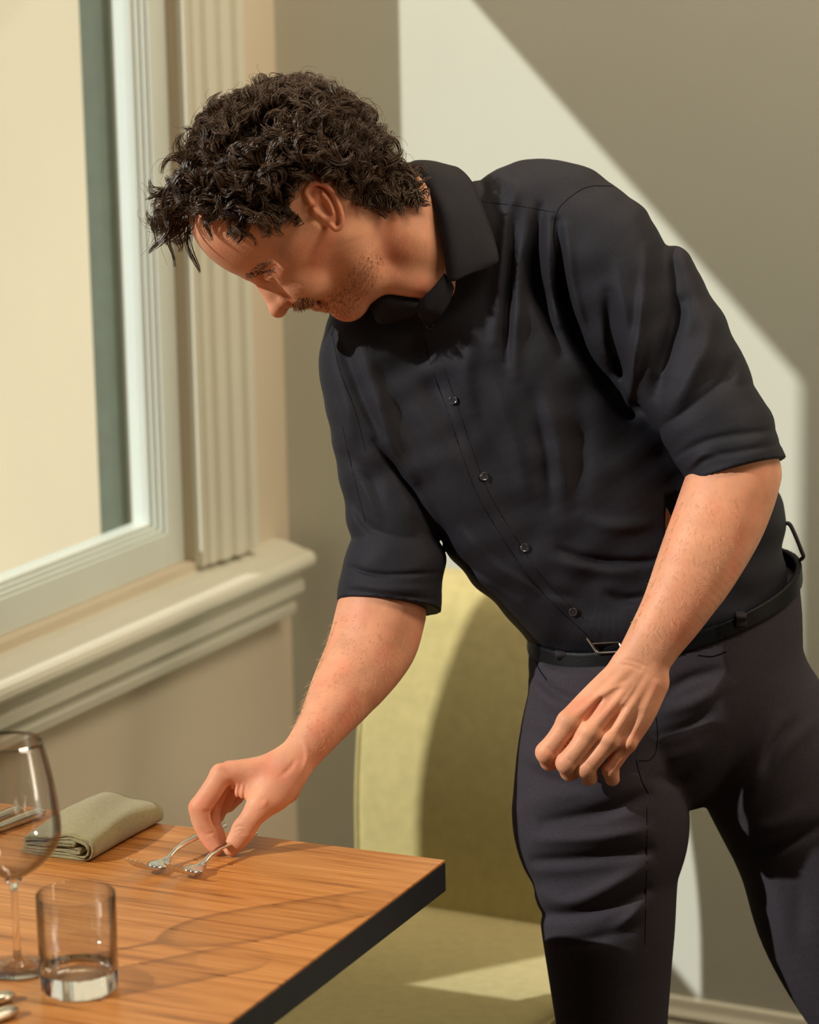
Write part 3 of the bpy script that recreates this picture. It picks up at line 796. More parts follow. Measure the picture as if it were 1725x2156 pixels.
# ear (near side and far side)
for sg in (1, -1):
    l0 = sg * 126
    H.ell(im(686, 436, l0 + sg * 4), (50, 29, 13), 6, rot=math.radians(60))
    rim = [(655, 428), (645, 406), (655, 389), (675, 386), (696, 400), (710, 424), (719, 452), (719, 474), (708, 483), (698, 475)]
    H.tube([im(x, y, l0 + sg * (17 - .9 * abs(i - 3))) + [6.2] for i, (x, y) in enumerate(rim)], 4)
    H.tube([im(676, 404, l0 + sg * 15) + [4.5], im(690, 424, l0 + sg * 15) + [5], im(699, 448, l0 + sg * 14) + [5]], 4)
    H.ell(im(682, 440, l0 + sg * 20), (22, 13, 12), 5, 'sub', rot=math.radians(62))
    H.ell(im(668, 402, l0 + sg * 20), (12, 6, 7), 4, 'sub', rot=math.radians(20))
    H.ell(im(664, 446, l0 + sg * 10), (10, 7, 8), 5, rot=math.radians(60))
# neck
H.tube([(770, 410, -20, 70, 80), (850, 440, 28, 78, 88), (950, 480, 90, 84, 90)], 40)
H.tube([(755, 465, -30, 88, 88), (820, 505, 0, 94, 94), (900, 548, 55, 100, 100), (985, 592, 130, 108, 104)], 30)
H.tube([(745, 570, -78, 24, 26), (800, 590, -66, 26, 26), (880, 602, -40, 26, 26), (930, 607, -4, 24, 24)], 34)
H.ell((850, 590, -20), (22, 22, 24), 20)
body_head = H

def hand_right(V):
    # forearm
    V.tube([(812, 1215, 98, 80, 76), (801, 1285, 84, 91, 86), (772, 1375, 52, 86, 80), (728, 1450, 4, 73, 64), (680, 1525, -58, 53, 50), (640, 1580, -88, 43, 36), (612, 1612, -100, 41, 33)], 10)
    V.tube([(862, 1300, 88, 28, 40), (835, 1375, 56, 34, 42), (775, 1450, 10, 26, 40)], 26)
    Z = -100
    # metacarpals: index nearest, little finger deepest
    V.tube([(608, 1615, Z - 5, 33, 25), (555, 1622, Z - 10, 26, 20), (500, 1625, Z - 12, 23, 18), (466, 1632, Z - 12, 22, 18)], 20)
    V.tube([(608, 1612, Z + 12, 33, 22), (550, 1618, Z + 15, 26, 20), (485, 1624, Z + 25, 22, 18)], 20)
    V.tube([(608, 1615, Z + 28, 30, 20), (560, 1624, Z + 42, 26, 18), (500, 1634, Z + 60, 20, 17)], 20)
    V.tube([(612, 1622, Z + 40, 26, 18), (570, 1638, Z + 66, 24, 18), (520, 1650, Z + 92, 18, 16)], 20)
    # index
    V.tube([(466, 1632, Z - 12, 23, 19), (446, 1664, Z - 16, 23, 18), (421, 1701, Z - 18, 23.5, 18)], 8)
    V.tube([(421, 1702, Z - 18, 23, 17), (424, 1728, Z - 16, 21, 16), (437, 1757, Z - 10, 18.5, 15)], 5)
    V.tube([(437, 1757, Z - 10, 18.5, 15), (447, 1776, Z - 12, 16.5, 13), (457, 1789, Z - 15, 12.5, 10)], 5)
    # middle
    V.tube([(485, 1626, Z + 25, 21, 17), (462, 1662, Z + 20, 20, 16), (447, 1698, Z + 14, 19, 15)], 8)
    V.tube([(447, 1698, Z + 14, 18, 15), (449, 1733, Z + 14, 16.5, 14), (459, 1758, Z + 10, 15, 13), (468, 1776, Z + 4, 11, 10)], 5)
    # ring, little: curl below the palm, seen through the gap
    V.tube([(500, 1636, Z + 60, 20, 16), (482, 1672, Z + 56, 18, 15), (462, 1704, Z + 52, 17, 14)], 8)
    V.tube([(462, 1704, Z + 52, 16, 14), (452, 1730, Z + 46, 14, 12), (462, 1756, Z + 40, 12, 11)], 5)
    V.tube([(520, 1652, Z + 92, 17, 14), (502, 1676, Z + 88, 15, 13), (482, 1695, Z + 80, 14, 12)], 8)
    V.tube([(482, 1695, Z + 80, 13, 12), (468, 1706, Z + 70, 12, 11), (462, 1722, Z + 62, 10, 9)], 5)
    # thumb
    V.tube([(606, 1632, Z - 12, 36, 26), (580, 1666, Z - 26, 40, 26), (548, 1697, Z - 34, 29, 22)], 14)
    V.tube([(548, 1697, Z - 34, 27, 21), (530, 1722, Z - 34, 24.5, 19), (514, 1746, Z - 28, 24.5, 19)], 8)
    V.tube([(514, 1746, Z - 28, 24, 18), (500, 1768, Z - 26, 22, 16), (486, 1788, Z - 24, 15, 12)], 6)
    # web between thumb and index
    V.tube([(560, 1650, Z - 14, 30, 18), (530, 1662, Z - 10, 24, 14), (507, 1664, Z - 8, 18, 12)], 16)
    V.tube([(600, 1660, Z + 20, 34, 34), (570, 1690, Z + 10, 22, 24)], 16)

def hand_left(V):
    V.tube([(1528, 905, 15, 78, 78), (1546, 985, 8, 94, 88), (1520, 1075, -12, 96, 86), (1474, 1180, -40, 88, 74), (1422, 1280, -62, 71, 58), (1378, 1350, -74, 60, 44), (1348, 1402, -78, 56, 36)], 10)
    V.tube([(1600, 1000, 30, 40, 50), (1560, 1120, 10, 36, 40), (1490, 1240, -20, 26, 34)], 30)
    V.ell((1372, 1412, -92), (20, 15, 14), 16, rot=-.9)      # ulna head
    Z = -88
    w0 = [(1318, 1412), (1338, 1420), (1358, 1430), (1374, 1440)]
    mc = [(1198, 1520, 26, -14), (1242, 1542, 25, -20), (1284, 1558, 22, -14), (1322, 1566, 19, 2)]
    for (wx, wy), (mx, my, r, dz) in zip(w0, mc):
        V.tube([(wx, wy, Z + 6, 35, 25), ((wx + mx) / 2, (wy + my) / 2 , Z + dz * .6 + 3, 32, 23), (mx, my, Z + dz + 2, r, r * .85)], 14)
    for (mx, my, r, dz), (wx, wy) in zip(mc, w0):
        V.ell((mx - 1, my - 2, Z + dz - 11), (16, 14, 12), 12)
        V.tube([(mx, my, Z + dz - 14, 5.5), ((mx + wx) / 2 + 4, (my + wy) / 2, Z + dz * .6 - 19, 4.5), (wx + 6, wy, Z - 15, 6)], 12)
    for (a, b, e) in ((0, 1, 3.0), (1, 2, 4.0), (2, 3, 6.5)):
        x = (mc[a][0] + mc[b][0]) / 2; y = (mc[a][1] + mc[b][1]) / 2
        V.tube([(x + 2, y + 2, Z - 24, e), (x + 24, y - 28, Z - 27, e), (x + 46, y - 60, Z - 31, e * .6)], 12, 'sub')
    fg = [((1198, 1520), (1149, 1590), 24.5, -14), ((1242, 1542), (1191, 1612), 24, -20), ((1284, 1558), (1232, 1624), 21, -14), ((1322, 1566), (1281, 1628), 17, 2)]
    for (m0, pip, r, dz) in fg:
        V.tube([(m0[0], m0[1], Z + dz, r), ((m0[0] + pip[0]) / 2, (m0[1] + pip[1]) / 2, Z + dz + 2, r * .9), (pip[0] + 2, pip[1] - 6, Z + dz + 8, r * .95)], 7)
        V.tube([(pip[0] + 2, pip[1] - 6, Z + dz + 8, r * .96), (pip[0] + 9, pip[1] + 12, Z + dz + 36, r * .86)], 4)
        V.tube([(pip[0] + 9, pip[1] + 12, Z + dz + 36, r * .84), (pip[0] + (32 if r > 22 else 12), pip[1] - 14, Z + dz + 58, r * .74)], 4)
    V.tube([(1220, 1560, Z + 6, 12), (1262, 1576, Z + 6, 11), (1302, 1588, Z + 14, 9)], 12)
    # thumb lies behind, against the fingers
    V.tube([(1300, 1440, Z + 26, 34, 24), (1236, 1490, Z + 52, 26, 24), (1196, 1550, Z + 66, 21, 18), (1200, 1600, Z + 70, 17, 15)], 8)
    # veins
    V.tube([(1300, 1500, Z - 22, 2.6), (1322, 1470, Z - 22, 2.6), (1358, 1405, -109, 2.6), (1378, 1360, -106, 2.4)], 6)
    V.tube([(1228, 1478, Z - 18, 2.4), (1220, 1500, Z - 20, 2.4), (1226, 1522, Z - 26, 2.4)], 5)

def creases_right(V):
    V.folds([([(497, 1650), (492, 1668), (494, 1686)], 3.2, -3.0), ([(507, 1650), (503, 1670), (505, 1690)], 3.2, -3.0), ([(517, 1652), (514, 1672), (514, 1690)], 3.0, -2.6), ([(486, 1650), (480, 1664), (479, 1678)], 3.0, -2.4),
             ([(492, 1748), (502, 1740), (516, 1742)], 2.6, -2.2), ([(494, 1755), (504, 1748), (518, 1750)], 2.6, -2.2), ([(502, 1757), (512, 1754), (522, 1756)], 2.4, -1.8),
             ([(424, 1706), (436, 1708), (446, 1706)], 2.6, -2.4), ([(426, 1712), (437, 1714), (447, 1713)], 2.4, -1.8), ([(434, 1757), (443, 1755), (452, 1752)], 2.4, -1.8),
             ([(453, 1616), (462, 1614), (472, 1618)], 5, 3.0), ([(545, 1700), (556, 1694), (562, 1684)], 4, 2.6), ([(640, 1560), (648, 1590), (640, 1622)], 6, 3.5), ([(622, 1600), (610, 1618), (590, 1636)], 5, -2.5)], 0.0, 200.0)
def creases_left(V):
    V.folds([([(1150, 1572), (1160, 1580), (1168, 1590)], 2.4, -1.6), ([(1190, 1594), (1202, 1602), (1210, 1612)], 2.4, -1.6), ([(1234, 1606), (1244, 1614), (1250, 1622)], 2.4, -1.4),
             ([(1300, 1398), (1330, 1402), (1350, 1412)], 3.5, -2.0), ([(1306, 1388), (1340, 1394), (1365, 1405)], 3.5, -1.6), ([(1260, 1470), (1290, 1450), (1318, 1440)], 5, 2.2), ([(1290, 1510), (1320, 1470), (1340, 1440)], 4, 2.6)], 0.0, 200.0)
AR = Vol(370, 930, 1130, 1830, -160, 190, 2.6); hand_right(AR); creases_right(AR)
AL = Vol(1110, 1700, 880, 1690, -190, 150, 2.9); hand_left(AL); creases_left(AL)

# torso core so the body is one figure inside the clothes
TB = Vol(620, 1760, 420, 1560, -150, 520, 9.0)
TB.tube([(980, 610, 150, 110, 90), (1080, 720, 170, 170, 110), (1220, 980, 210, 180, 110), (1390, 1260, 250, 210, 120), (1430, 1400, 260, 210, 120)], 20)
TB.tube([(830, 740, 130, 70, 70), (800, 900, 100, 66, 66), (815, 1120, 100, 66, 66), (810, 1240, 92, 62, 62)], 20)
TB.tube([(1240, 560, 90, 80, 70), (1400, 700, 60, 80, 75), (1500, 870, 30, 70, 70), (1530, 950, 15, 66, 66)], 20)
def body():
    objs = [H.mesh('head_part', None, smooth_it=4, warp=hwarp), AR.mesh('arm_part', None, smooth_it=8), AL.mesh('arm_part', None, smooth_it=8), TB.mesh('core', None)]
    v = []; f = []; o = 0
    for ob in objs:
        n = len(ob.data.vertices); a = np.empty(n * 3, np.float32); ob.data.vertices.foreach_get('co', a); v.append(a.reshape(-1, 3))
        q = np.empty(len(ob.data.loops), np.int32); ob.data.loops.foreach_get('vertex_index', q); f.append(q + o); o += n
        me = ob.data; bpy.data.objects.remove(ob); bpy.data.meshes.remove(me)
    v = np.vstack(v); q = np.concatenate(f).reshape(-1, 4)
    return keep(fastmesh('body', v, q, M['skin']), man)
body()

# ---- shirt
S = Vol(640, 1690, 310, 1450, -160, 440, 3.6)
S.tube([(960, 520, 110, 110, 95), (1030, 620, 128, 190, 130), (1075, 740, 150, 235, 165), (1130, 880, 175, 250, 178), (1215, 1040, 205, 262, 180), (1310, 1180, 235, 262, 178), (1400, 1262, 250, 262, 172)], 20)
S.tube([(800, 760, 130, 90, 90), (835, 860, 120, 100, 100), (905, 950, 118, 100, 105), (965, 1030, 120, 92, 105), (1012, 1103, 125, 88, 100), (1068, 1168, 135, 86, 95), (1150, 1218, 150, 84, 95)], 60)   # shirt front hanging off the chest
S.tube([(870, 640, 140, 120, 110), (980, 560, 120, 130, 110), (1120, 470, 120, 132, 120), (1230, 500, 100, 120, 120)], 50)
S.ell((1165, 470, 150), (150, 120, 130), 40)
S.tube([(1290, 640, 215, 120, 130), (1440, 860, 260, 110, 150), (1560, 1080, 270, 90, 150)], 60)
S.tube([(800, 705, 120, 118, 100), (768, 780, 110, 96, 92), (782, 880, 96, 90, 88), (806, 1000, 104, 92, 88), (832, 1100, 102, 98, 94), (833, 1150, 100, 94, 90)], 22)
S.tube([(1215, 510, 75, 120, 110), (1300, 560, 60, 138, 115), (1385, 690, 50, 132, 112), (1450, 790, 40, 122, 108), (1505, 880, 28, 102, 100)], 22)
S.tube([(1165, 1272, 190, 60, 90), (1200, 1290, 165, 56, 80), (1300, 1320, 140, 56, 80), (1420, 1290, 130, 66, 70)], 40)
# neck opening
S.tube([(860, 520, 70, 96, 96), (915, 545, 90, 95, 95), (965, 590, 120, 60, 60)], 6, 'sub')
S.ell((872, 610, -35), (62, 42, 70), 10, 'sub', rot=.3)
# folds (grid positions), ridges positive
FS = [
 ([(1092, 372), (1070, 480), (1056, 600), (1042, 715)], 15, 15.6), ([(1080, 440), (1070, 600), (1066, 760)], 11, -19.1),
 ([(1112, 440), (1092, 600), (1086, 790)], 14, 13.9), ([(1138, 440), (1126, 570), (1150, 660), (1184, 745)], 13, -26.2),
 ([(1162, 460), (1160, 580), (1176, 680)], 12, 15.6), ([(1172, 470), (1186, 600), (1214, 700), (1262, 790), (1330, 870)], 15, -34.8),
 ([(1192, 480), (1203, 610), (1238, 724), (1272, 778)], 13, 15.6), ([(1385, 440), (1395, 560), (1412, 690), (1400, 790)], 34, -34.8),
 ([(1362, 520), (1352, 660), (1330, 790), (1322, 850)], 12, 19.1), ([(1282, 620), (1292, 725), (1326, 815)], 14, -20.9),
 ([(1302, 560), (1318, 660), (1330, 740)], 14, 8.7),
 ([(1502, 680), (1466, 775), (1412, 870)], 22, 18.8), ([(1436, 640), (1402, 740), (1384, 830)], 16, -18.8), ([(1545, 760), (1510, 830), (1440, 890)], 15, -13.0),
 ([(1410, 893), (1488, 868), (1606, 862)], 9, -13.0), ([(1440, 965), (1520, 915), (1640, 915)], 8, -8.7), ([(1425, 930), (1500, 895), (1600, 890)], 12, 7.2),
 ([(1460, 985), (1500, 950), (1545, 940)], 7, -7.2), ([(1455, 955), (1480, 935), (1500, 915)], 6, 7.2),
 ([(720, 720), (762, 840), (800, 920)], 13, -13.0), ([(700, 760), (730, 850), (740, 930)], 16, 8.7), ([(760, 720), (792, 820), (822, 930), (870, 1010)], 14, 11.6),
 ([(735, 960), (780, 1000), (800, 1060)], 14, -8.7), ([(742, 1040), (770, 1100), (830, 1150)], 12, -10.2), ([(760, 1010), (800, 1090)], 12, 8.7), ([(880, 1080), (900, 1150)], 16, -10.2),
 ([(790, 930), (838, 992), (880, 1060), (928, 1140)], 9, -17.4),
 ([(860, 800), (900, 880), (960, 970), (1010, 1060)], 20, 7.2), ([(800, 780), (850, 880), (920, 980)], 18, -8.7), ([(990, 760), (1010, 860), (1060, 960)], 18, -5.8),
 ([(1000, 700), (985, 780), (1000, 860)], 18, 8.7), ([(1040, 800), (1085, 930), (1110, 1040)], 16, 7.2), ([(1120, 830), (1150, 950), (1160, 1060)], 14, -8.7), ([(1150, 820), (1180, 950), (1190, 1060)], 18, 11.6),
 ([(1215, 820), (1225, 950), (1215, 1060)], 26, -11.6),
 ([(1180, 1158), (1240, 1176), (1320, 1184), (1390, 1180)], 9, -13.0), ([(1170, 1180), (1240, 1200), (1330, 1208)], 13, 8.7), ([(1230, 1090), (1300, 1110), (1380, 1100)], 16, 8.7),
 ([(1280, 1250), (1320, 1262), (1370, 1255)], 10, -11.6), ([(1100, 1200), (1150, 1240), (1210, 1262)], 12, -8.7),
 ([(950, 1150), (1010, 1205), (1090, 1255)], 9, -7.2), ([(975, 1120), (1040, 1190), (1130, 1245)], 12, 7.2),
 ([(1005, 365), (1020, 400), (1000, 440)], 10, -8.7), ([(1180, 350), (1240, 380), (1290, 420)], 20, 5.8), ([(1040, 360), (1085, 400)], 14, 7.2),
]
S.folds(FS, 130.0, 120.0)
# placket: raised strip to the right of its edge
PL = [(884, 668), (908, 768), (946, 875), (977, 967), (1007, 1044), (1061, 1136), (1118, 1220), (1176, 1281), (1240, 1340)]
S.folds([([(x + 14, y - 5) for x, y in PL], 13, 3.6)], 130.0, 60.0)
# rolled cuffs
S.tube([(832, 1180, 99, 105, 102), (828, 1206, 96, 107, 104), (822, 1240, 92, 109, 104), (820, 1290, 86, 112, 106)], 1.5, n=3)
S.tube([(1506, 892, 26, 116, 110), (1530, 940, 15, 111, 106), (1558, 1005, 5, 107, 102)], 2, n=3)
S.folds([([(738, 1194), (800, 1210), (925, 1206)], 5, -7), ([(732, 1224), (820, 1240), (925, 1238)], 8, 2.5), ([(735, 1243), (840, 1256), (920, 1262)], 6, -6),
         ([(1425, 960), (1500, 925), (1630, 905)], 8, -6), ([(1450, 1000), (1490, 965), (1560, 950), (1640, 935)], 7, -5), ([(1450, 985), (1480, 960), (1520, 960)], 8, 5)], 130.0, 100.0)
rng = np.random.RandomState(3)
# fine cloth undulation
X_, Y_ = S.ax[0][:, None], S.ax[1][None, :]
und = np.zeros((S.n[0], S.n[1]), np.float32)
for k in range(26):
    a = rng.uniform(0.35, 2.0); fr = rng.uniform(.03, .10); und += 0.34 * np.sin((X_ * math.cos(a) + Y_ * math.sin(a)) * fr + rng.uniform(0, 6.28) + 1.5 * np.sin(X_ * .013 + k) + 1.2 * np.sin(Y_ * .011 + 2 * k))
S.f -= und[:, :, None]
S.halfspace((820, 1276, 86), (-.11, 1, -.18), 1.5, ((640, 1150, -160), (970, 1450, 225)))
S.halfspace((1550, 992, 0), (.27, .96, -.10), 1.5, ((1405, 925, -160), (1690, 1130, 135)))
# hollow cuff ends so a rim shows round the arm
S.tube([(803, 1352, 78, 96, 92), (803, 1380, 78, 96, 92)], 2, 'sub', n=2)
S.tube([(1572, 1068, 6, 97, 92), (1582, 1095, 2, 97, 90)], 2, 'sub', n=2)
WP = (1405, 1286, 247); WN = (.25, 1, .50)           # waist plane
S.halfspace((WP[0], WP[1] + 55, WP[2]), WN, 2, ((1060, 1200, -160), (1690, 1450, 440)))
shirt = keep(S.mesh('shirt', M['shirt']), man)

def seam(name, V, pts, r, m, parent, off=0.0, n=6, sides=4):
    c = V.drape(pts, off, n)
    return keep(tubes(name, [c], [r], m, None, sides), parent)
M['thread'] = mat('black_seam_thread', (0.004, 0.004, 0.006), 0.9, spec=0.05)
seam('seam', S, PL, 1.5, M['thread'], shirt, 1.0)
seam('seam', S, [(x + 22, y - 8) for x, y in PL[1:]], 0.7, M['thread'], shirt, 0.3)
seam('seam', S, [(1290, 392), (1235, 395), (1190, 425), (1172, 452), (1166, 500), (1175, 560)], 1.6, M['thread'], shirt, 0.8)      # armhole
seam('seam', S, [(1015, 425), (1080, 432), (1130, 440), (1170, 448)], 0.8, M['thread'], shirt, 0.3)                                  # yoke
seam('seam', S, [(700, 700), (716, 780), (750, 870), (770, 950)], 0.8, M['thread'], shirt, 0.3)
seam('seam', S, [(722, 900), (745, 1000), (770, 1100)], 0.8, M['thread'], shirt, 0.3)
def button(x, y, r=9.5):
    z = S.zfront(x, y); n = S.normal(x, y)
    a = np.cross(n, [0, 1, 0]); a /= np.linalg.norm(a); b = np.cross(n, a); P = np.array([x, y, z]) + n * 1.0
    rings = [(0, 3.0), (.30, 3.0), (.42, 3.4), (.55, 3.0), (.72, 3.2), (.86, 4.8), (.97, 4.0), (1.0, 2.4), (.96, .6), (.7, -.5)]
    V = []; F = []; n_ = 28
    for (rr, hh) in rings:
        for k in range(n_):
            t = 2 * math.pi * k / n_; V.append(P + a * r * rr * math.cos(t) + b * r * rr * math.sin(t) + n * hh)
    for i in range(len(rings) - 1):
        for k in range(n_): F.append((i * n_ + k, i * n_ + (k + 1) % n_, (i + 1) * n_ + (k + 1) % n_, (i + 1) * n_ + k))
    bt = keep(fastmesh('button', g2w(np.array(V)), np.array(F), M['button']), shirt)
    hs = []
    for (u, v) in ((-.2, -.2), (.2, -.2), (.2, .2), (-.2, .2)):
        c = P + a * r * u + b * r * v; hs.append(np.array([c + n * 2.4, c + n * 3.4]))
    V2 = tubes('thread_hole', hs, [1.1] * 4, M['thread'], None, 6); 
    # join the four holes' geometry into the button mesh
    bm = bmesh.new(); bm.from_mesh(bt.data); bm.from_mesh(V2.data); bm.to_mesh(bt.data); bm.free(); bpy.data.objects.remove(V2)
for (x, y) in ((906, 683), (955, 843), (1018, 1004), (1104, 1154), (1207, 1288)): button(x, y)

# ---- collar
def sheet(name, rows, m, parent, th=4.0, sub=2):
    """rows: list of equal-length lists of grid points; thick smooth sheet"""
    R0 = np.array(rows, float)
    R1 = np.array([spline(r, 5) for r in R0]); R2 = np.array([spline(R1[:, j], 5) for j in range(R1.shape[1])]).transpose(1, 0, 2)
    nu, nv = R2.shape[:2]
    du = np.gradient(R2, axis=0); dv = np.gradient(R2, axis=1); n = np.cross(du, dv); n /= np.linalg.norm(n, axis=2, keepdims=True) + 1e-9
    V = np.concatenate([(R2 + n * th / 2).reshape(-1, 3), (R2 - n * th / 2).reshape(-1, 3)]); F = []; o = nu * nv
    for i in range(nu - 1):
        for j in range(nv - 1):
            a = i * nv + j; F.append((a, a + nv, a + nv + 1, a + 1)); F.append((a + o, a + 1 + o, a + nv + 1 + o, a + nv + o))
    bd = [i * nv for i in range(nu)] + [(nu - 1) * nv + j for j in range(1, nv)] + [i * nv + nv - 1 for i in range(nu - 2, -1, -1)] + [j for j in range(nv - 2, 0, -1)]
    for k in range(len(bd)):
        a, b = bd[k], bd[(k + 1) % len(bd)]; F.append((a, a + o, b + o, b))
    return keep(fastmesh(name, g2w(V), np.array(F), m), parent)
def zs(x, y, off, dflt=60):
    z = S.zfront(x, y); return (z if z is not None else dflt) + off
def cp(x, y, z): return (x, y, z)
rows = [
 [cp(846, 420, 175), cp(850, 372, 185), cp(885, 350, 180), cp(940, 352, 160)],
 [cp(852, 392, 95), cp(862, 346, 112), cp(905, 340, 100), cp(965, 355, 80)],
 [cp(885, 400, 20), cp(893, 362, 28), cp(940, 366, 24), cp(994, 385, min(40, zs(994, 385, -10)))],
 [cp(912, 430, -16), cp(930, 425, -26), cp(975, 432, -14), cp(1020, 446, zs(1020, 446, -12))],
 [cp(926, 490, -38), cp(948, 490, -48), cp(995, 496, -32), cp(1040, 502, zs(1040, 502, -12))],
 [cp(937, 545, -50), cp(957, 552, -60), cp(1003, 552, -44), cp(1050, 545, zs(1050, 545, -16))],
 [cp(943, 588, -56), cp(957, 592, -62), cp(992, 576, -50), cp(1040, 560, zs(1040, 560, -20))]]
sheet('collar', rows, M['shirt'], shirt, 5)
# neck band running down to the top button, and the far collar leaf
rows = [[cp(936, 575, -48), cp(948, 590, -50), cp(955, 606, -36)], [cp(912, 606, -54), cp(928, 622, -58), cp(944, 640, -40)], [cp(890, 628, -52), cp(902, 650, -60), cp(925, 668, -40)], [cp(878, 648, -40), cp(886, 672, -46), cp(905, 690, zs(905, 690, -4))]]
sheet('collar_band', rows, M['shirt'], shirt, 5)
rows = [[cp(770, 590, 30), cp(776, 610, 15), cp(782, 640, 10)], [cp(812, 602, 0), cp(806, 628, -25), cp(797, 680, -10)], [cp(850, 616, -15), cp(848, 640, -30), cp(835, 676, -8)], [cp(884, 632, -25), cp(884, 652, -30), cp(876, 664, -15)]]
sheet('collar', rows, M['shirt'], shirt, 5)

# ---- trousers and belt
kR = w2g((.925, -.90, .50)); aR = w2g((.978, -.908, .09)); kL = w2g((1.20, -.72, .50)); aL = w2g((1.30, -.66, .09))
def pelvis(V):
    V.tube([(1405, 1250, 247, 280, 178), (1405, 1330, 250, 286, 185), (1400, 1420, 252, 285, 186), (1395, 1470, 254, 240, 170)], 20, n=4)
    V.tube([(1264, 1440, 215, 142, 152), (1254, 1560, 194, 160, 156), (1262, 1690, 194, 182, 156), (1268, 1745, 203, 184, 150), (1276, 1830, 224, 154, 142), (1281, 1950, 258, 141, 138), (1285, 2060, 297, 128, 130), (1292, 2200, 340, 114, 122), (1314, 2500, 415, 100, 110), (aR[0], aR[1] - 50, aR[2], 92, 100)], 10)
    V.tube([(1560, 1470, 290, 160, 170), (1640, 1620, 310, 172, 168), (1715, 1780, 335, 168, 160), (1752, 1930, 360, 158, 150), (1812, 2070, 395, 140, 140), (kL[0] + 20, kL[1] + 100, kL[2] + 20, 128, 130), ((kL[0] + aL[0]) / 2, (kL[1] + aL[1]) / 2, (kL[2] + aL[2]) / 2, 110, 118), (aL[0], aL[1] - 50, aL[2], 92, 100)], 16)
TR = Vol(1030, 2140, 1180, 3060, -60, 800, 5.4)
pelvis(TR)
FT = [
 ([(1150, 1732), (1240, 1716), (1300, 1700), (1362, 1672)], 15, -21.2), ([(1130, 1768), (1246, 1766), (1362, 1748)], 14, 15.0), ([(1130, 1812), (1246, 1806), (1366, 1788)], 13, -18.8),
 ([(1100, 1700), (1200, 1668), (1330, 1648)], 22, 7.5), ([(1130, 1885), (1200, 1900), (1285, 1868), (1362, 1822)], 16, 15.0), ([(1140, 1925), (1226, 1922), (1300, 1900), (1362, 1872)], 13, -17.5),
 ([(1290, 1962), (1330, 1930), (1362, 1895)], 13, 12.5), ([(1180, 1990), (1260, 1975), (1340, 1950)], 12, -10.0), ([(1130, 1850), (1200, 1850), (1300, 1830)], 18, -6.2),
 ([(1128, 1420), (1164, 1455), (1220, 1480)], 10, -11.2), ([(1120, 1440), (1160, 1480), (1230, 1505)], 14, 7.5), ([(1185, 1403), (1238, 1410), (1290, 1398)], 9, -8.8),
 ([(1120, 1540), (1180, 1575), (1240, 1590)], 16, -6.2), ([(1112, 1620), (1180, 1650), (1260, 1660)], 15, -7.5), ([(1110, 1590), (1180, 1615), (1250, 1625)], 16, 6.2),
 ([(1400, 1460), (1450, 1430), (1520, 1410)], 12, -8.8), ([(1395, 1500), (1460, 1480), (1530, 1440)], 15, 8.8), ([(1390, 1550), (1450, 1530), (1500, 1500)], 12, -8.8), ([(1370, 1640), (1420, 1640), (1460, 1620)], 14, -8.8), ([(1390, 1600), (1440, 1590), (1480, 1565)], 16, 7.5),
 ([(1640, 1520), (1600, 1610), (1572, 1700)], 20, 13.8), ([(1715, 1520), (1650, 1585), (1600, 1660)], 15, 10.0), ([(1668, 1520), (1630, 1570), (1610, 1620)], 10, -11.2),
 ([(1560, 1800), (1633, 1782), (1735, 1735)], 14, -18.8), ([(1590, 1750), (1640, 1740), (1700, 1700)], 20, 10.0), ([(1620, 1830), (1640, 1900), (1660, 1980)], 18, 7.5), ([(1680, 1860), (1690, 1960)], 18, -6.2),
]
TR.folds(FT, 330.0, 120.0)
TRf = TR.f.copy()
TR.halfspace(WP, (-WN[0], -WN[1], -WN[2]), 1.5, ((1030, 1180, -60), (1800, 1700, 600)))
trousers = keep(TR.mesh('trousers', M['trousers']), man)
BL = Vol(1080, 1760, 1100, 1480, 40, 480, 3.6)
BL.tube([(1405, 1200, 245, 276, 176), (1405, 1250, 247, 280, 178), (1405, 1330, 250, 286, 185), (1400, 1420, 252, 285, 186)], 20, n=4)
inner = BL.f.copy() + 4
BL.f -= 5
BL.halfspace((WP[0], WP[1] + 8, WP[2]), WN, 1.5)
BL.halfspace((WP[0], WP[1] - 30, WP[2]), (-WN[0], -WN[1], -WN[2]), 1.5)
BL.f = np.maximum(BL.f, -inner)
belt = keep(BL.mesh('belt', M['leather']), man)
# seams, pocket and fly
TZ_ = TR
seam('seam', TR, [(1376, 1478), (1384, 1530), (1382, 1580), (1368, 1600), (1345, 1602)], 1.0, M['thread'], trousers, 0.2)
seam('seam', TR, [(1340, 1600), (1350, 1640), (1366, 1672)], 1.2, M['thread'], trousers, 0.2)
seam('seam', TR, [(1124, 1372), (1134, 1405), (1152, 1432)], 1.6, M['thread'], trousers, 0.2)
seam('seam', TR, [(1500, 1352), (1475, 1356), (1468, 1340)], 1.8, M['thread'], trousers, 0.2)
seam('seam', TR, [(1470, 1380), (1500, 1382), (1530, 1372)], 1.6, M['thread'], trousers, 0.2)
seam('seam', TR, [(1362, 1700), (1362, 1800), (1360, 1900), (1358, 1990)], 1.0, M['thread'], trousers, 0.3)
def loop_at(x, y, w=11, h=46, dx=3):
    rows = []
    for k in range(5):
        t = k / 4; yy = y + h * t; xx = x + dx * t
        z = BL.zfront(xx, min(yy, y + 34)) if True else 0
        zt = TR.zfront(xx, yy)
        z = min([v for v in (z, zt) if v is not None] + [400]) - 7 - 3 * math.sin(math.pi * t)
        rows.append([(xx - w, yy, z + 1), (xx, yy, z), (xx + w, yy, z + 1)])
    sheet('belt_loop', rows, M['trousers'], trousers, 4)
loop_at(1180, 1335, 11, 52, 2)
loop_at(1560, 1270, 11, 50, 2)
c = np.array(spline([(1648, 1104, 250), (1662, 1103, 246), (1674, 1125, 244), (1688, 1160, 246), (1692, 1172, 250), (1684, 1180, 256)], 5))
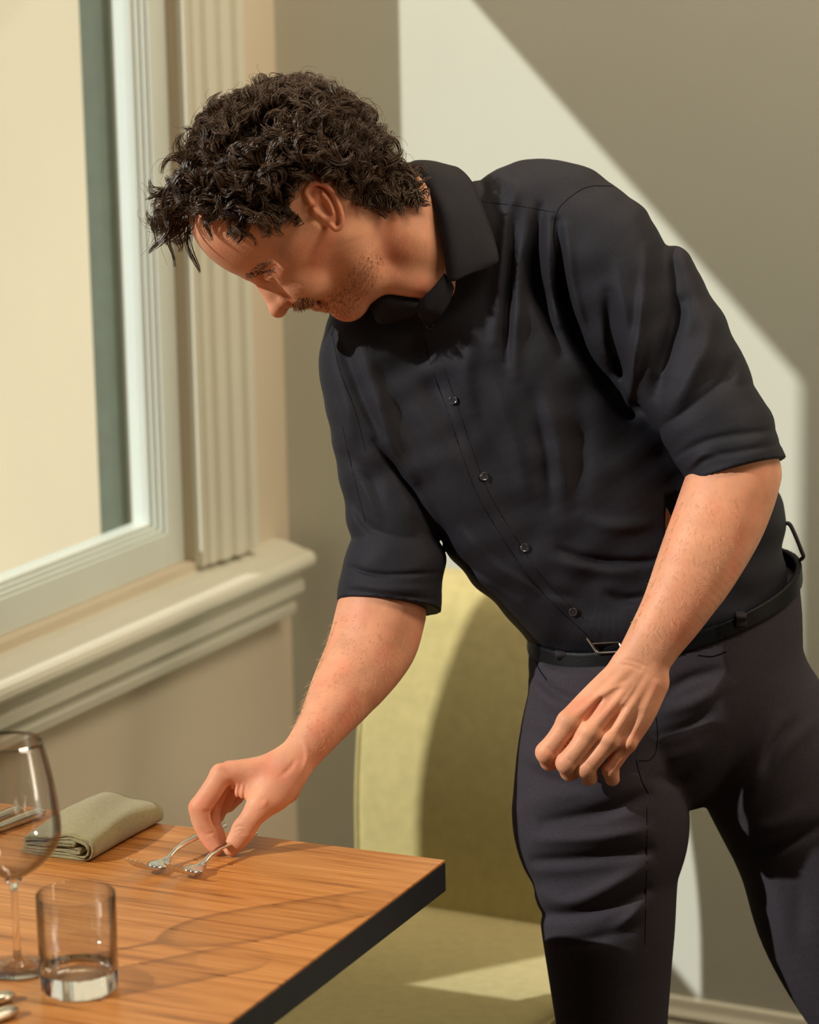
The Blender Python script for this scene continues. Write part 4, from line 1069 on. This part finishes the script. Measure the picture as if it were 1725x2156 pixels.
keep(tubes('belt_loop', [c], [4.5], M['trousers'], None, 8), trousers)
def buckle():
    pts = [(1232, 1336), (1258, 1375), (1312, 1372), (1296, 1332)]
    z = [(BL.zfront(*p) or 90) - 6 for p in pts]
    P = [np.array([p[0], p[1], zz]) for p, zz in zip(pts, z)]; loop = []
    for i in range(4):
        a, b = P[i], P[(i + 1) % 4]
        for t in np.linspace(.06, .94, 6): loop.append(a * (1 - t) + b * t)
    loop.append(loop[0]); loop.append(loop[1])
    b_ = keep(tubes('buckle', [np.array(loop), np.array([(P[0] + P[1]) / 2 + [0, 0, -2], (P[2] + P[3]) / 2 + [0, 0, -4]])], [3.2, 2.2], M['buckle'], None, 8), belt)
buckle()

# shoes
def shoe(ank, toe_dir):
    x, y = ank[0], ank[1]
    a = Vector(toe_dir).normalized(); s_ = Vector((-a.y, a.x, 0)); V = []; F = []; n = 24; secs = []
    for t, w_, h_, z0 in ((-.085, .018, .05, .0), (-.07, .034, .085, 0), (-.03, .038, .10, 0), (.02, .038, .095, 0), (.07, .042, .07, 0), (.12, .048, .052, 0), (.16, .045, .042, 0), (.19, .032, .032, 0), (.202, .012, .018, 0)):
        ring = []
        for k in range(n):
            an = 2 * math.pi * k / n; cx_ = math.cos(an); sz = math.sin(an)
            zz = h_ / 2 + h_ / 2 * math.copysign(abs(sz) ** .75, sz); ww = w_ * math.copysign(abs(cx_) ** .8, cx_) * (1 if zz < .03 else (1 - .25 * (zz - .03) / .07))
            p = Vector((x, y, 0)) + a * t + s_ * ww; ring.append((p.x, p.y, max(zz, 0.001)))
        secs.append(ring)
    for r in secs: V += r
    for i in range(len(secs) - 1):
        for k in range(n): q = i * n + k; p = i * n + (k + 1) % n; F.append((q, p, p + n, q + n))
    F.append(tuple(range(n))[::-1]); F.append(tuple((len(secs) - 1) * n + k for k in range(n)))
    keep(raw('shoe', V, F, M['leather']), man)
shoe((.978, -.908), (-.35, -.94, 0)); shoe((1.30, -.66), (-.1, -1, 0))
print('clothes', round(time.time() - T0, 1))

def inpoly(p, poly):
    x, y = p; c = False; j = len(poly) - 1
    for i in range(len(poly)):
        if (poly[i][1] > y) != (poly[j][1] > y) and x < (poly[j][0] - poly[i][0]) * (y - poly[i][1]) / (poly[j][1] - poly[i][1]) + poly[i][0]: c = not c
        j = i
    return c
def scatter(poly, n, seed):
    r_ = np.random.RandomState(seed); xs = [p[0] for p in poly]; ys = [p[1] for p in poly]; out = []
    while len(out) < n:
        p = (r_.uniform(min(xs), max(xs)), r_.uniform(min(ys), max(ys)))
        if inpoly(p, poly): out.append(p)
    return out
# ---- hair
C0 = np.array(hp(*SK)); AX = np.array([[HF[0], HF[1], 0], [HU[0], HU[1], 0], [0, 0, -1]])
HLf = np.array([-260, -190, -150, -100, -74, -62, -50, -20, 6, 30, 42, 52, 64, 70, 84, 200]); HLu = np.array([-150, -145, -138, -118, -84, -40, 78, 90, 80, 62, 30, 62, 104, 196, 234, 250])
def hmin(f): return np.interp(f, HLf, HLu)
rs = np.random.RandomState(11)
def fib(n):
    i = np.arange(n) + .5; ph = np.arccos(1 - 2 * i / n); th = np.pi * (1 + 5 ** .5) * i
    return np.stack([np.cos(th) * np.sin(ph), np.sin(th) * np.sin(ph), np.cos(ph)], 1)
NL = 1700
U = fib(NL) + rs.normal(0, .03, (NL, 3)); U /= np.linalg.norm(U, axis=1)[:, None]
fu = np.stack([U[:, 0] * RAD[0] + SK[0], SK[1] + U[:, 1] * RAD[1]], 1)
keepm = (fu[:, 1] > hmin(fu[:, 0])) & ((U[:, 2] > -.45) | (rs.rand(len(U)) < .5))
U = U[keepm]; fu = fu[keepm]; nl = len(U)
root = C0 + (U * RAD) @ AX; nrm = (U / RAD); nrm /= np.linalg.norm(nrm, axis=1)[:, None]; nrm = nrm @ AX
fw = np.clip((fu[:, 1] - 80) / 150, 0, 1)[:, None]; bk = np.clip((-fu[:, 0] - 20) / 120, 0, 1)[:, None]
front = np.clip((fu[:, 0] + 30) / 100, 0, 1) * np.clip((fu[:, 1] - 130) / 90, 0, 1)
flow = (AX[0] * (.7 - .45 * front[:, None]) + AX[1] * (.5 + .5 * front[:, None])) * fw * (1 - bk) + (-AX[1] * .55 + AX[0] * .35) * (1 - fw) * (1 - bk) + (-AX[1] * .8 - AX[0] * .25) * bk
# neighbouring locks share a direction: low-frequency wander
q_ = root / 46.0
wan = np.stack([np.sin(q_[:, 0] * 1.3 + 2 * np.sin(q_[:, 1] + k) + k * 2.1) for k in range(3)], 1)
flow = flow + wan * .75 + rs.normal(0, .22, flow.shape); flow -= nrm * (flow * nrm).sum(1, keepdims=True); flow /= np.linalg.norm(flow, axis=1)[:, None]
edge = np.clip((fu[:, 1] - hmin(fu[:, 0])) / 60, 0.0, 1)
temple = np.clip((fu[:, 0] + 10) / 50, 0, 1) * np.clip((120 - fu[:, 1]) / 60, 0, 1)
nearear = np.exp(-((fu[:, 0] + 10) / 52) ** 2 - ((fu[:, 1] - 62) / 52) ** 2)
hgt = (22 + 20 * edge + 26 * front) * (1 - .55 * temple) * (1 - .6 * nearear) * (1 - .45 * front * np.clip((U[:, 2] - .1) / .4, 0, 1)) * (1 - .3 * np.clip((-fu[:, 0] - 40) / 60, 0, 1) * np.clip((U[:, 2] - .3) / .4, 0, 1)) * rs.uniform(.7, 1.25, nl)
lng = (52 + 14 * edge + 60 * front) * (1 - .55 * temple) * (1 - .72 * nearear) * (1 - .5 * front * np.clip((U[:, 2] - .1) / .4, 0, 1)) * rs.uniform(.7, 1.3, nl)
nape = np.clip((-fu[:, 0] - 60) / 60, 0, 1) * np.clip((20 - fu[:, 1]) / 80, 0, 1)
T_ = 20; NS = 13
t = np.linspace(0, 1, T_)[None, :, None]
cen = root[:, None] + nrm[:, None] * ((hgt * (1 + .35 * nape))[:, None, None] * (2.1 * t - 1.15 * t * t)) + flow[:, None] * (lng[:, None, None] * t ** 1.3)
fr_m = front * np.clip((fu[:, 1] - 205) / 30, 0, 1) * np.clip((.42 - np.abs(U[:, 2])) / .2, 0, 1)
cen = cen + (AX[0] * 1.0 + AX[1] * .12)[None, None] * (fr_m * 62)[:, None, None] * (t ** 1.4)
bn = np.cross(nrm, flow)
rad_h = (rs.uniform(9, 19, nl) * (0.6 + .4 * edge) * (1 - .45 * temple) * (1 - .4 * nearear))[:, None, None]; turns = (rs.uniform(.8, 1.6, nl) + .5 * front)[:, None, None] * np.where(np.sin(q_[:, 0] + q_[:, 1] * 1.7) + rs.normal(0, .5, nl) < 0, 1, -1)[:, None, None]; ph = rs.uniform(0, 6.28, nl)[:, None, None]
an = ph + turns * 2 * np.pi * t
tang = nrm * .6 + flow * .8; tang /= np.linalg.norm(tang, axis=1)[:, None]; e1 = bn; e2 = np.cross(tang, bn)
env = np.minimum(1, t * 1.8)
cen = cen + (e1[:, None] * np.cos(an) + e2[:, None] * np.sin(an)) * rad_h * env
sp = rs.normal(0, 1, (nl, NS, 1, 3)); w_ = (4.2 * (.35 + 1.0 * np.sin(np.pi * np.clip(np.linspace(0.1, 1.02, T_), 0, 1)) ** .8))[None, None, :, None]
P = cen[:, None] + sp * w_ + rs.normal(0, 1.0, (nl, NS, T_, 3)).cumsum(axis=2) * .25
P[:, :, 0] = root[:, None] - nrm[:, None] * 4 + sp[:, :, 0] * 5
P = P.reshape(nl * NS, T_, 3)
Rr = np.tile(np.interp(np.linspace(0, 1, T_), [0, .2, .8, 1], [1.0, 1.1, .8, .25])[None], (len(P), 1)) * rs.uniform(.7, 1.25, len(P))[:, None]
# locks down the nape, rooted on the neck itself
xs_ = []
for (x, y) in scatter([(760, 330), (835, 325), (868, 385), (862, 425), (800, 432), (735, 415)], 150, 21):
    z = H.zfront(x, y)
    if z is None: continue
    n_ = H.normal(x, y, 6); d_ = np.array([.75, .45, .1]) + rs.normal(0, .45, 3); d_ -= n_ * (d_ @ n_); d_ /= np.linalg.norm(d_); b_ = np.cross(n_, d_)
    tt = np.linspace(0, 1, T_)[:, None]; hh = rs.uniform(16, 26); ll = rs.uniform(26, 46); a_ = rs.uniform(0, 6.28) + rs.uniform(.8, 1.5) * 6.28 * tt; rr_ = rs.uniform(7, 13) * np.minimum(1, tt * 2)
    c_ = np.array([x, y, z]) - n_ * 3 + n_ * hh * (2 * tt - tt * tt) + d_ * ll * tt ** 1.3 + (b_ * np.cos(a_) + n_ * .6 * np.sin(a_)) * rr_
    for _ in range(11): xs_.append(c_ + rs.normal(0, 1, 3) * 3.6 * (.5 + np.sin(np.pi * tt)) + rs.normal(0, .5, (T_, 3)).cumsum(0) * .3)
xs_ = np.array(xs_); P = np.concatenate([P, xs_]); Rr = np.concatenate([Rr, np.tile(np.interp(np.linspace(0, 1, T_), [0, .2, .8, 1], [1.0, 1.1, .8, .25])[None], (len(xs_), 1))])
k = rs.choice(nl, 420); fa_ = cen[k] + nrm[k][:, None] * (20 * t[0][None] ** 1.3) + (e1[k][:, None] * np.cos(an[k] * 1.5) + e2[k][:, None] * np.sin(an[k] * 1.5)) * 7
P = np.concatenate([P, fa_]); Rr = np.concatenate([Rr, np.tile(np.linspace(.7, .3, T_)[None], (420, 1))])
hair = keep(batch_tubes('hair', P, Rr, M['hair'], warp=hwarp), man)
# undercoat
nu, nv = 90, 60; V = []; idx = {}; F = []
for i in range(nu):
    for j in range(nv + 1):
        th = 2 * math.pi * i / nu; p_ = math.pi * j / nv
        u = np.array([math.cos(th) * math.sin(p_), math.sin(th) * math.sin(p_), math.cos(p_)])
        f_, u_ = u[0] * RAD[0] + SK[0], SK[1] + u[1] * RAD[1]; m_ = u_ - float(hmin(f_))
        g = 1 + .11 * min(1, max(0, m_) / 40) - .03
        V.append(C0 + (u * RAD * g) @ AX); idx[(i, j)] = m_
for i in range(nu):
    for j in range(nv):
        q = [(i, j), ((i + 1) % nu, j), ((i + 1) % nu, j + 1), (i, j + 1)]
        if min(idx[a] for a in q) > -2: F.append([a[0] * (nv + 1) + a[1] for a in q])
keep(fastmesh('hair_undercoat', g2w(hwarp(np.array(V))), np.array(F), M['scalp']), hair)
# eyebrow, lashes, stubble
M['beard'] = mat('ginger_brown_stubble', (0.30, 0.12, 0.045), 0.5)
M['brow'] = mat('brown_eyebrow_hair', (0.15, 0.075, 0.035), 0.5)
def fuzz(name, V, pts, L, r, dirf, m, sd=0, jit=.35, lift=.35):
    wp = hwarp if V is H else None
    rr = np.random.RandomState(sd); C_ = []; R_ = []
    for (x, y) in pts:
        z = V.zfront(x, y)
        if z is None: continue
        n = V.normal(x, y, 6); d = np.array(list(dirf(x, y)) + [0.0]); d = d - n * (d @ n) + rr.normal(0, jit, 3); d /= np.linalg.norm(d); l = L * rr.uniform(.6, 1.3)
        p0 = np.array([x, y, z]) - n * 1.0; C_.append(np.array([p0, p0 + d * l * .5 + n * l * lift * .6, p0 + d * l + n * l * lift * .8])); R_.append(np.array([r, r * .8, r * .3]))
    return keep(tubes(name, C_, R_, m, None, 3, warp=wp), man)
fuzz('eyebrow', H, scatter([(508, 580), (520, 572), (545, 556), (562, 548), (564, 556), (548, 568), (526, 582), (514, 586)], 120, 1), 12, .75, lambda x, y: (.75, -.5), M['brow'], 1, .25, .25)
fuzz('eyelashes', H, [(545 + i * 1.3, 574 - i * .35) for i in range(26)], 11, .7, lambda x, y: (-.5, .85), M['brow'], 2, .15, .6)
beard = [(622, 632), (648, 634), (668, 628), (690, 630), (720, 600), (760, 560), (785, 520), (800, 545), (790, 600), (765, 645), (745, 670), (712, 676), (690, 664), (676, 655), (655, 652), (630, 650)]
jr = np.random.RandomState(9)
fuzz('stubble', H, [(x + jr.normal(0, 9), y + jr.normal(0, 9) - 4) for x, y in scatter(beard, 1500, 3)], 6, .36, lambda x, y: (-.2, .95), M['beard'], 3, .35, .5)
fuzz('moustache', H, scatter([(612, 640), (628, 626), (655, 628), (664, 636), (650, 641), (636, 648), (620, 648)], 420, 4), 11, .7, lambda x, y: (.25, .9), M['beard'], 4, .3, .5)
M['fuzz'] = mat('pale_arm_hair', (0.70, 0.42, 0.22), 0.5)
fuzz('arm_hair', AR, scatter([(725, 1290), (790, 1300), (860, 1330), (820, 1440), (740, 1530), (660, 1590), (620, 1580), (660, 1500), (700, 1400)], 350, 5), 13, .26, lambda x, y: (-.75, .5), M['fuzz'], 5, .3, .45)
fuzz('arm_hair', AL, scatter([(1460, 1030), (1560, 1030), (1560, 1120), (1480, 1260), (1380, 1380), (1320, 1390), (1380, 1250), (1425, 1120)], 300, 6), 13, .26, lambda x, y: (-.5, .8), M['fuzz'], 6, .3, .45)
def rim_fuzz(V, edge_pts, nout, n, seed):
    r_ = np.random.RandomState(seed); E = spline(edge_pts, 8); C_ = []; R_ = []
    for _ in range(n):
        i = r_.randint(len(E) - 1); t_ = r_.rand(); p = E[i] * (1 - t_) + E[i + 1] * t_; q = p - np.array(nout) * 7
        z = V.zfront(q[0], q[1])
        if z is None: continue
        p0 = np.array([q[0], q[1], z + 6]); d = np.array([nout[0] * .75 - .25, nout[1] * .5 + .62, r_.normal(0, .3)]) + r_.normal(0, .2, 3); l = r_.uniform(10, 20)
        C_.append(np.array([p0, p0 + d * l * .6, p0 + d * l + np.array([0, 3, 0])])); R_.append(np.array([.34, .28, .12]))
    return keep(tubes('arm_hair', C_, R_, M['fuzz'], None, 3), man)
rim_fuzz(AR, [(710, 1300), (672, 1400), (640, 1480), (606, 1570)], (-.9, -.2), 120, 7)
rim_fuzz(AL, [(1440, 1050), (1400, 1160), (1370, 1240), (1320, 1345)], (-.9, -.2), 110, 8)
print('done', round(time.time() - T0, 1))
